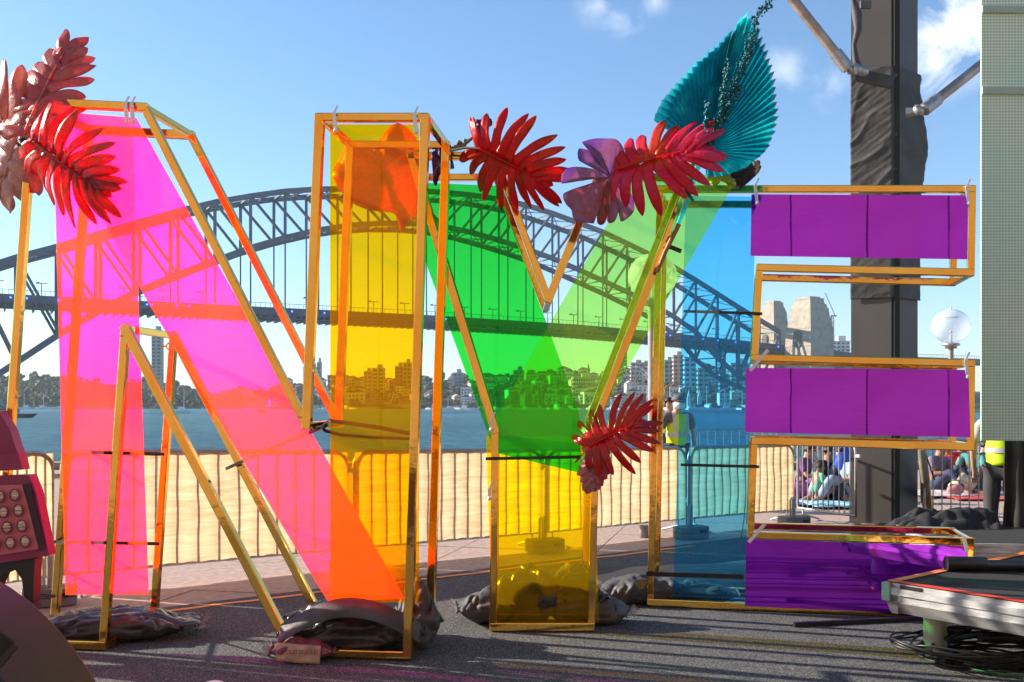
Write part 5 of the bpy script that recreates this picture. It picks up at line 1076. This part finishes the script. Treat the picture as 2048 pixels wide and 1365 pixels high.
    if mask:
        mb = MB()
        def mf(u, v_): an = (u-.5)*2.5; r = .098+.02*math.sin(v_*3.14); return W_(hd+Vector((r*.95*math.sin(an), -r*1.05*math.cos(an)+.0-.012*(1-abs(u-.5)*2), -.078+.095*v_)))
        mb.grid(mf, 12, 6); o = mb.build('face_mask', mat('white_mask', (.8, .8, .78), .7), t); m_ = o.modifiers.new('t', 'SOLIDIFY'); m_.thickness = .003
    if cap or hair:
        mb = MB(); hm_ = M_hair if not cap else mat('cap_cloth', cap, .8, var=.15)
        vs = []; 
        for j in range(7):
            th = j/6*1.5; 
            for i in range(20):
                ph = 2*math.pi*i/20; back = .35 if (math.sin(ph) > .1 and hair and not cap) else 0; th2 = th*(1+back); vs.append(W_(hd+Vector((.097*math.sin(th2)*math.cos(ph), .112*math.sin(th2)*math.sin(ph)+.004, .045+.095*math.cos(th2)))))
        mb.add(vs, [(j*20+i, j*20+(i+1) % 20, (j+1)*20+(i+1) % 20, (j+1)*20+i) for j in range(6) for i in range(20)], 0, True); o = mb.build('cap' if cap else 'hair', hm_, t); m_ = o.modifiers.new('t', 'SOLIDIFY'); m_.thickness = .008
        if cap:
            mb = MB(); pts = [hd+Vector((.075*math.cos(a), -.085-.075*math.sin(a), .052-.02*math.sin(a))) for a in [k*math.pi/10 for k in range(11)]]; mb.prism([W_(q_) for q_ in pts], (0, 0, .006)); mb.build('cap_brim', hm_, t)
    if hood:
        mb = MB(); mb.ball(W_(hd+Vector((0, .035, .02))), .135, 16, 10, sc=(.95, .95, 1.1), nz=.2); mb.ball(W_(hd+Vector((0, .08, -.14))), .16, 14, 8, sc=(1.1, .7, 1), nz=.25); mb.build('head_scarf', mat('scarf_%d' % int(hood[2]*100), hood, .7), t)
    if vest:
        Mv = bpy.data.materials.get('hi_vis_yellow') or mat('hi_vis_yellow', (.62, .85, .01), .6, var=.1); Mr = bpy.data.materials.get('reflective_tape') or mat('reflective_tape', (.55, .55, .55), .3)
        def vf(u, v_):
            an = 2*math.pi*u; z = p['pel'][2]+.02+(p['ch'][2]+.115-p['pel'][2]-.02)*v_; w_ = .150+.015*math.sin(v_*3); 
            if v_ > .8: w_ *= 1-.5*(v_-.8)
            cyc = p['pel'][1]+(p['ch'][1]-p['pel'][1])*v_; return W_(Vector((w_*math.cos(an), cyc+(.145)*math.sin(an)*(1-.25*max(0, v_-.7)), z)))
        mb = MB(); mb.grid(vf, 32, 12); o = mb.build('vest', Mv, t); m_ = o.modifiers.new('t', 'SOLIDIFY'); m_.thickness = .006
        mb = MB(); mb.grid(lambda u, v_: Vector(vf(u, .28+v_*.11))+(Vector(vf(u, .3))-W_(Vector((0, p['pel'][1], vf(u, .3)[2]-loc.z)))).normalized()*.009, 32, 2); mb.build('reflective_band', Mr, t)
        for sd in (-1, 1):
            mb = MB(); mb.beam(W_(Vector((.105*sd, -.150, p['sp'][2]+.0))), W_(Vector((.115*sd, -.105, p['ch'][2]+.125))), .045, .01, up=(0, 1, 0)); mb.build('reflective_stripe', Mr, t)
    return t
gD = 15.2; gx = (1354-1024)*gD/F
person((gx, gD, 0), .35, 'stand', 'guard in yellow hi-vis vest, grey cap and white face mask standing behind the barrier', (.12, .11, .12), (.03, .03, .035), vest=True, cap=(.13, .13, .15), mask=True, s=1.0)
person(((1338-1024)*21/F, 21, 0), -.3, 'stand', 'bareheaded man standing further back behind the guard', (.16, .18, .22), (.1, .1, .14), skinm=M_skin)
wx = (2003-1024)*9.6/F
person(((2004-1024)*10.6/F, 10.6, 0), 2.6, 'stand', 'worker in yellow hi-vis top and dark trousers half hidden by the screen', (.5, .5, .45), (.055, .05, .055), vest=True, s=.98)
sit = [(1652, 1000, .4, 'seated person in dark clothes with their back to the water', (.03, .03, .035), (.04, .04, .05), None), (1690, 1003, -1.2, 'seated person in pale denim with a bright blue head scarf beside the column', (.35, .45, .55), (.30, .38, .5), (.02, .10, .62)),
       (1612, 992, .9, 'seated person in a dark patterned top behind the end of the cream barrier', (.16, .05, .18), (.22, .08, .22), None), (1636, 1004, 1.7, 'seated child in mint green shirt between the barrier bars', (.10, .50, .30), (.5, .3, .25), None),
       (1876, 985, .5, 'seated person in a mauve top right of the column', (.22, .16, .22), (.03, .04, .10), None), (1897, 975, -.5, 'seated person in a red shirt right of the column', (.65, .05, .05), (.05, .05, .08), None), (1921, 972, .2, 'seated person in bright red behind the right hand barrier', (.6, .02, .04), (.3, .2, .2), None), (1946, 978, -.8, 'seated person in a teal shirt near the hi-vis worker', (.08, .32, .30), (.08, .1, .12), None), (1965, 975, .9, 'seated person in black nearest the hi-vis worker', (.03, .03, .03), (.05, .05, .06), None)]
for px, py, rz, l_, tp, lg, hd_ in sit: person(G(px, py), rz, 'sit', l_, tp, lg, skinm=R.choice((M_skin, M_skin2)), hood=hd_, s=1.0 if 'child' not in l_ else .72)
# picnic things
for px, py, col, l_, w_ in ((1630, 1012, (.10, .12, .35), 'navy picnic blanket under the seated group', 1.3), (1672, 1016, (.35, .65, .75), 'pale turquoise picnic blanket beside the column', .8), (1890, 995, (.6, .5, .5), 'patterned picnic rug right of the column', 1.0), (1955, 1000, (.6, .06, .06), 'red picnic rug near the hi-vis worker', .9)):
    g = G(px, py); mb = MB(); mb.grid(lambda u, v: (g.x-w_/2+w_*u, g.y+w_*1.2*v-.3, .03+.02*noise.noise(Vector((u*6, v*6, px)))+.012), 14, 14); o = solo(mb, 'picnic_blanket', mat('blanket_%d' % px, col, .9, var=.5, scale=9), l_, 'blanket'); m_ = o.modifiers.new('t', 'SOLIDIFY'); m_.thickness = .01
def tote(px, py, col, l_, sz=.3):
    g = G(px, py); t = thing('bag', l_, 'bag', g); mb = MB(); mb.ball(g+Vector((0, 0, sz*.42)), sz*.5, 14, 10, sc=(1, .55, .85), nz=.35, ns=1.6, seed=px); mb.build('bag_body', mat('bag_%d' % px, col, .7, var=.4, scale=12), t)
    mb = MB(); mb.tube([g+Vector((-.09, 0, sz*.7)), g+Vector((-.06, 0, sz*1.05)), g+Vector((.06, 0, sz*1.05)), g+Vector((.09, 0, sz*.7))], .01, 6); mb.build('handle', M_tie, t)
tote(1686, 1000, (.35, .14, .13), 'dusky pink bag on the ground beside the column', .42); tote(1600, 1000, (.45, .12, .35), 'purple patterned bag by the cream barrier end', .38); tote(1620, 985, (.5, .45, .5), 'pale patterned bag among the picnic group', .3); tote(1925, 990, (.7, .6, .4), 'pale yellow picnic bag behind the right barrier', .42); tote(1910, 996, (.6, .3, .3), 'small striped bag behind the right barrier', .28)
# ================================================================== behind the camera: stepped pink granite podium and white shells (mirrored in the panels)
M_pod = mat('pink_granite_cladding', (.50, .36, .27), .8, var=.12, scale=1.5); pw = thing('podium_wall', 'pink granite clad podium wall with vertical joints facing the letters', 'wall', (0, -15, 0))
mb = MB(); mb.box((0, -17.3, 4.4), (84, 4, 9)); mb.build('core', mat('joint_dark', (.22, .15, .13), .9), pw)
s0 = MB(); s0.box((0, 0, 0), (1.065, .2, 8.9)); o0 = s0.build('slab', M_pod, pw)
for k in range(74):
    o = o0 if k == 0 else o0.copy()
    if k: COL.objects.link(o); o.parent = pw
    o.location = (-40+k*1.09, -.22+R.uniform(-.008, .008), 4.5)
mb = MB(); mb.box((0, -15.2, 9.3), (84, 1.2, .6)); mb.build('coping', M_pod, pw)
M_shell = mat('white_ceramic_tiles', (.72, .70, .64), .35, scale=.5, var=.06)
for k, (cx0, cy0, hh, ww, yaw) in enumerate(((-14, -46, 30, 18, .5), (6, -52, 38, 20, .2), (26, -44, 26, 15, -.2))):
    mb = MB()
    def shf(u, v):
        a = (u-.5)*2.0; w_ = ww*math.cos(v*1.45)**.8; X = math.sin(a)*w_; Y = -math.cos(a)*w_*.9+v*v*16; Z = hh*math.sin(v*1.5); c_, s_ = math.cos(yaw), math.sin(yaw); return (cx0+X*c_-Y*s_, cy0+X*s_+Y*c_, 9+Z)
    mb.grid(shf, 30, 24); o = solo(mb, 'roof_shell', M_shell, ['left', 'tallest middle', 'right'][k]+' white tiled roof shell behind the podium wall', 'roof shell'); m_ = o.modifiers.new('t', 'SOLIDIFY'); m_.thickness = .5

# guessed bracing poles, added unseen at left to throw slanting shade on the N
for a, b, l_ in (((-4.1, 7.15, 4.2), (-6.2, 7.4, 1.3), 'left hand aluminium bracing pole standing off to the left of the N'), ((-4.9, 7.5, 2.0), (-6.0, 7.3, 4.6), 'second left hand bracing pole crossing the first one')):
    t = thing('bracing_pole', l_, 'pole', b); mb = MB(); mb.tube([Vector(a), Vector(b)], .05, 12); mb.build('tube', M_pole, t); mb = MB(); mb.tube([Vector(b), Vector((b[0], b[1], .02))], .045, 10); mb.build('foot_tube', M_pole, t)
# dark slabs added behind the camera to darken bands of the panel reflections
M_slab = mat('charcoal_awning', (.06, .05, .055), .8)
for pts, l_ in ((((-4, -8, 4.3), (5, -8.6, 6.6), (6, -10.5, 7.2), (-3.5, -10, 5.6)), 'dark sloping awning roof behind the camera'), (((.5, -8.2, .95), (4.6, -8, 1.5), (4.9, -10.5, 2.5), (2.6, -10.5, 1.9)), 'dark low tent flap behind the camera')):
    t = thing('awning', l_, 'awning', (pts[0][0], pts[0][1], 0)); mb = MB(); mb.prism([(a_, b_, c_-.7) for a_, b_, c_ in pts], (0, 0, .75)); mb.build('canopy', M_slab, t); mb = MB(); mb.tube([pts[0], (pts[0][0], pts[0][1], 0)], .04, 8); mb.build('post', M_pole, t); mb = MB(); mb.tube([pts[2], (pts[2][0], pts[2][1], 0)], .04, 8); mb.build('post', M_pole, t)
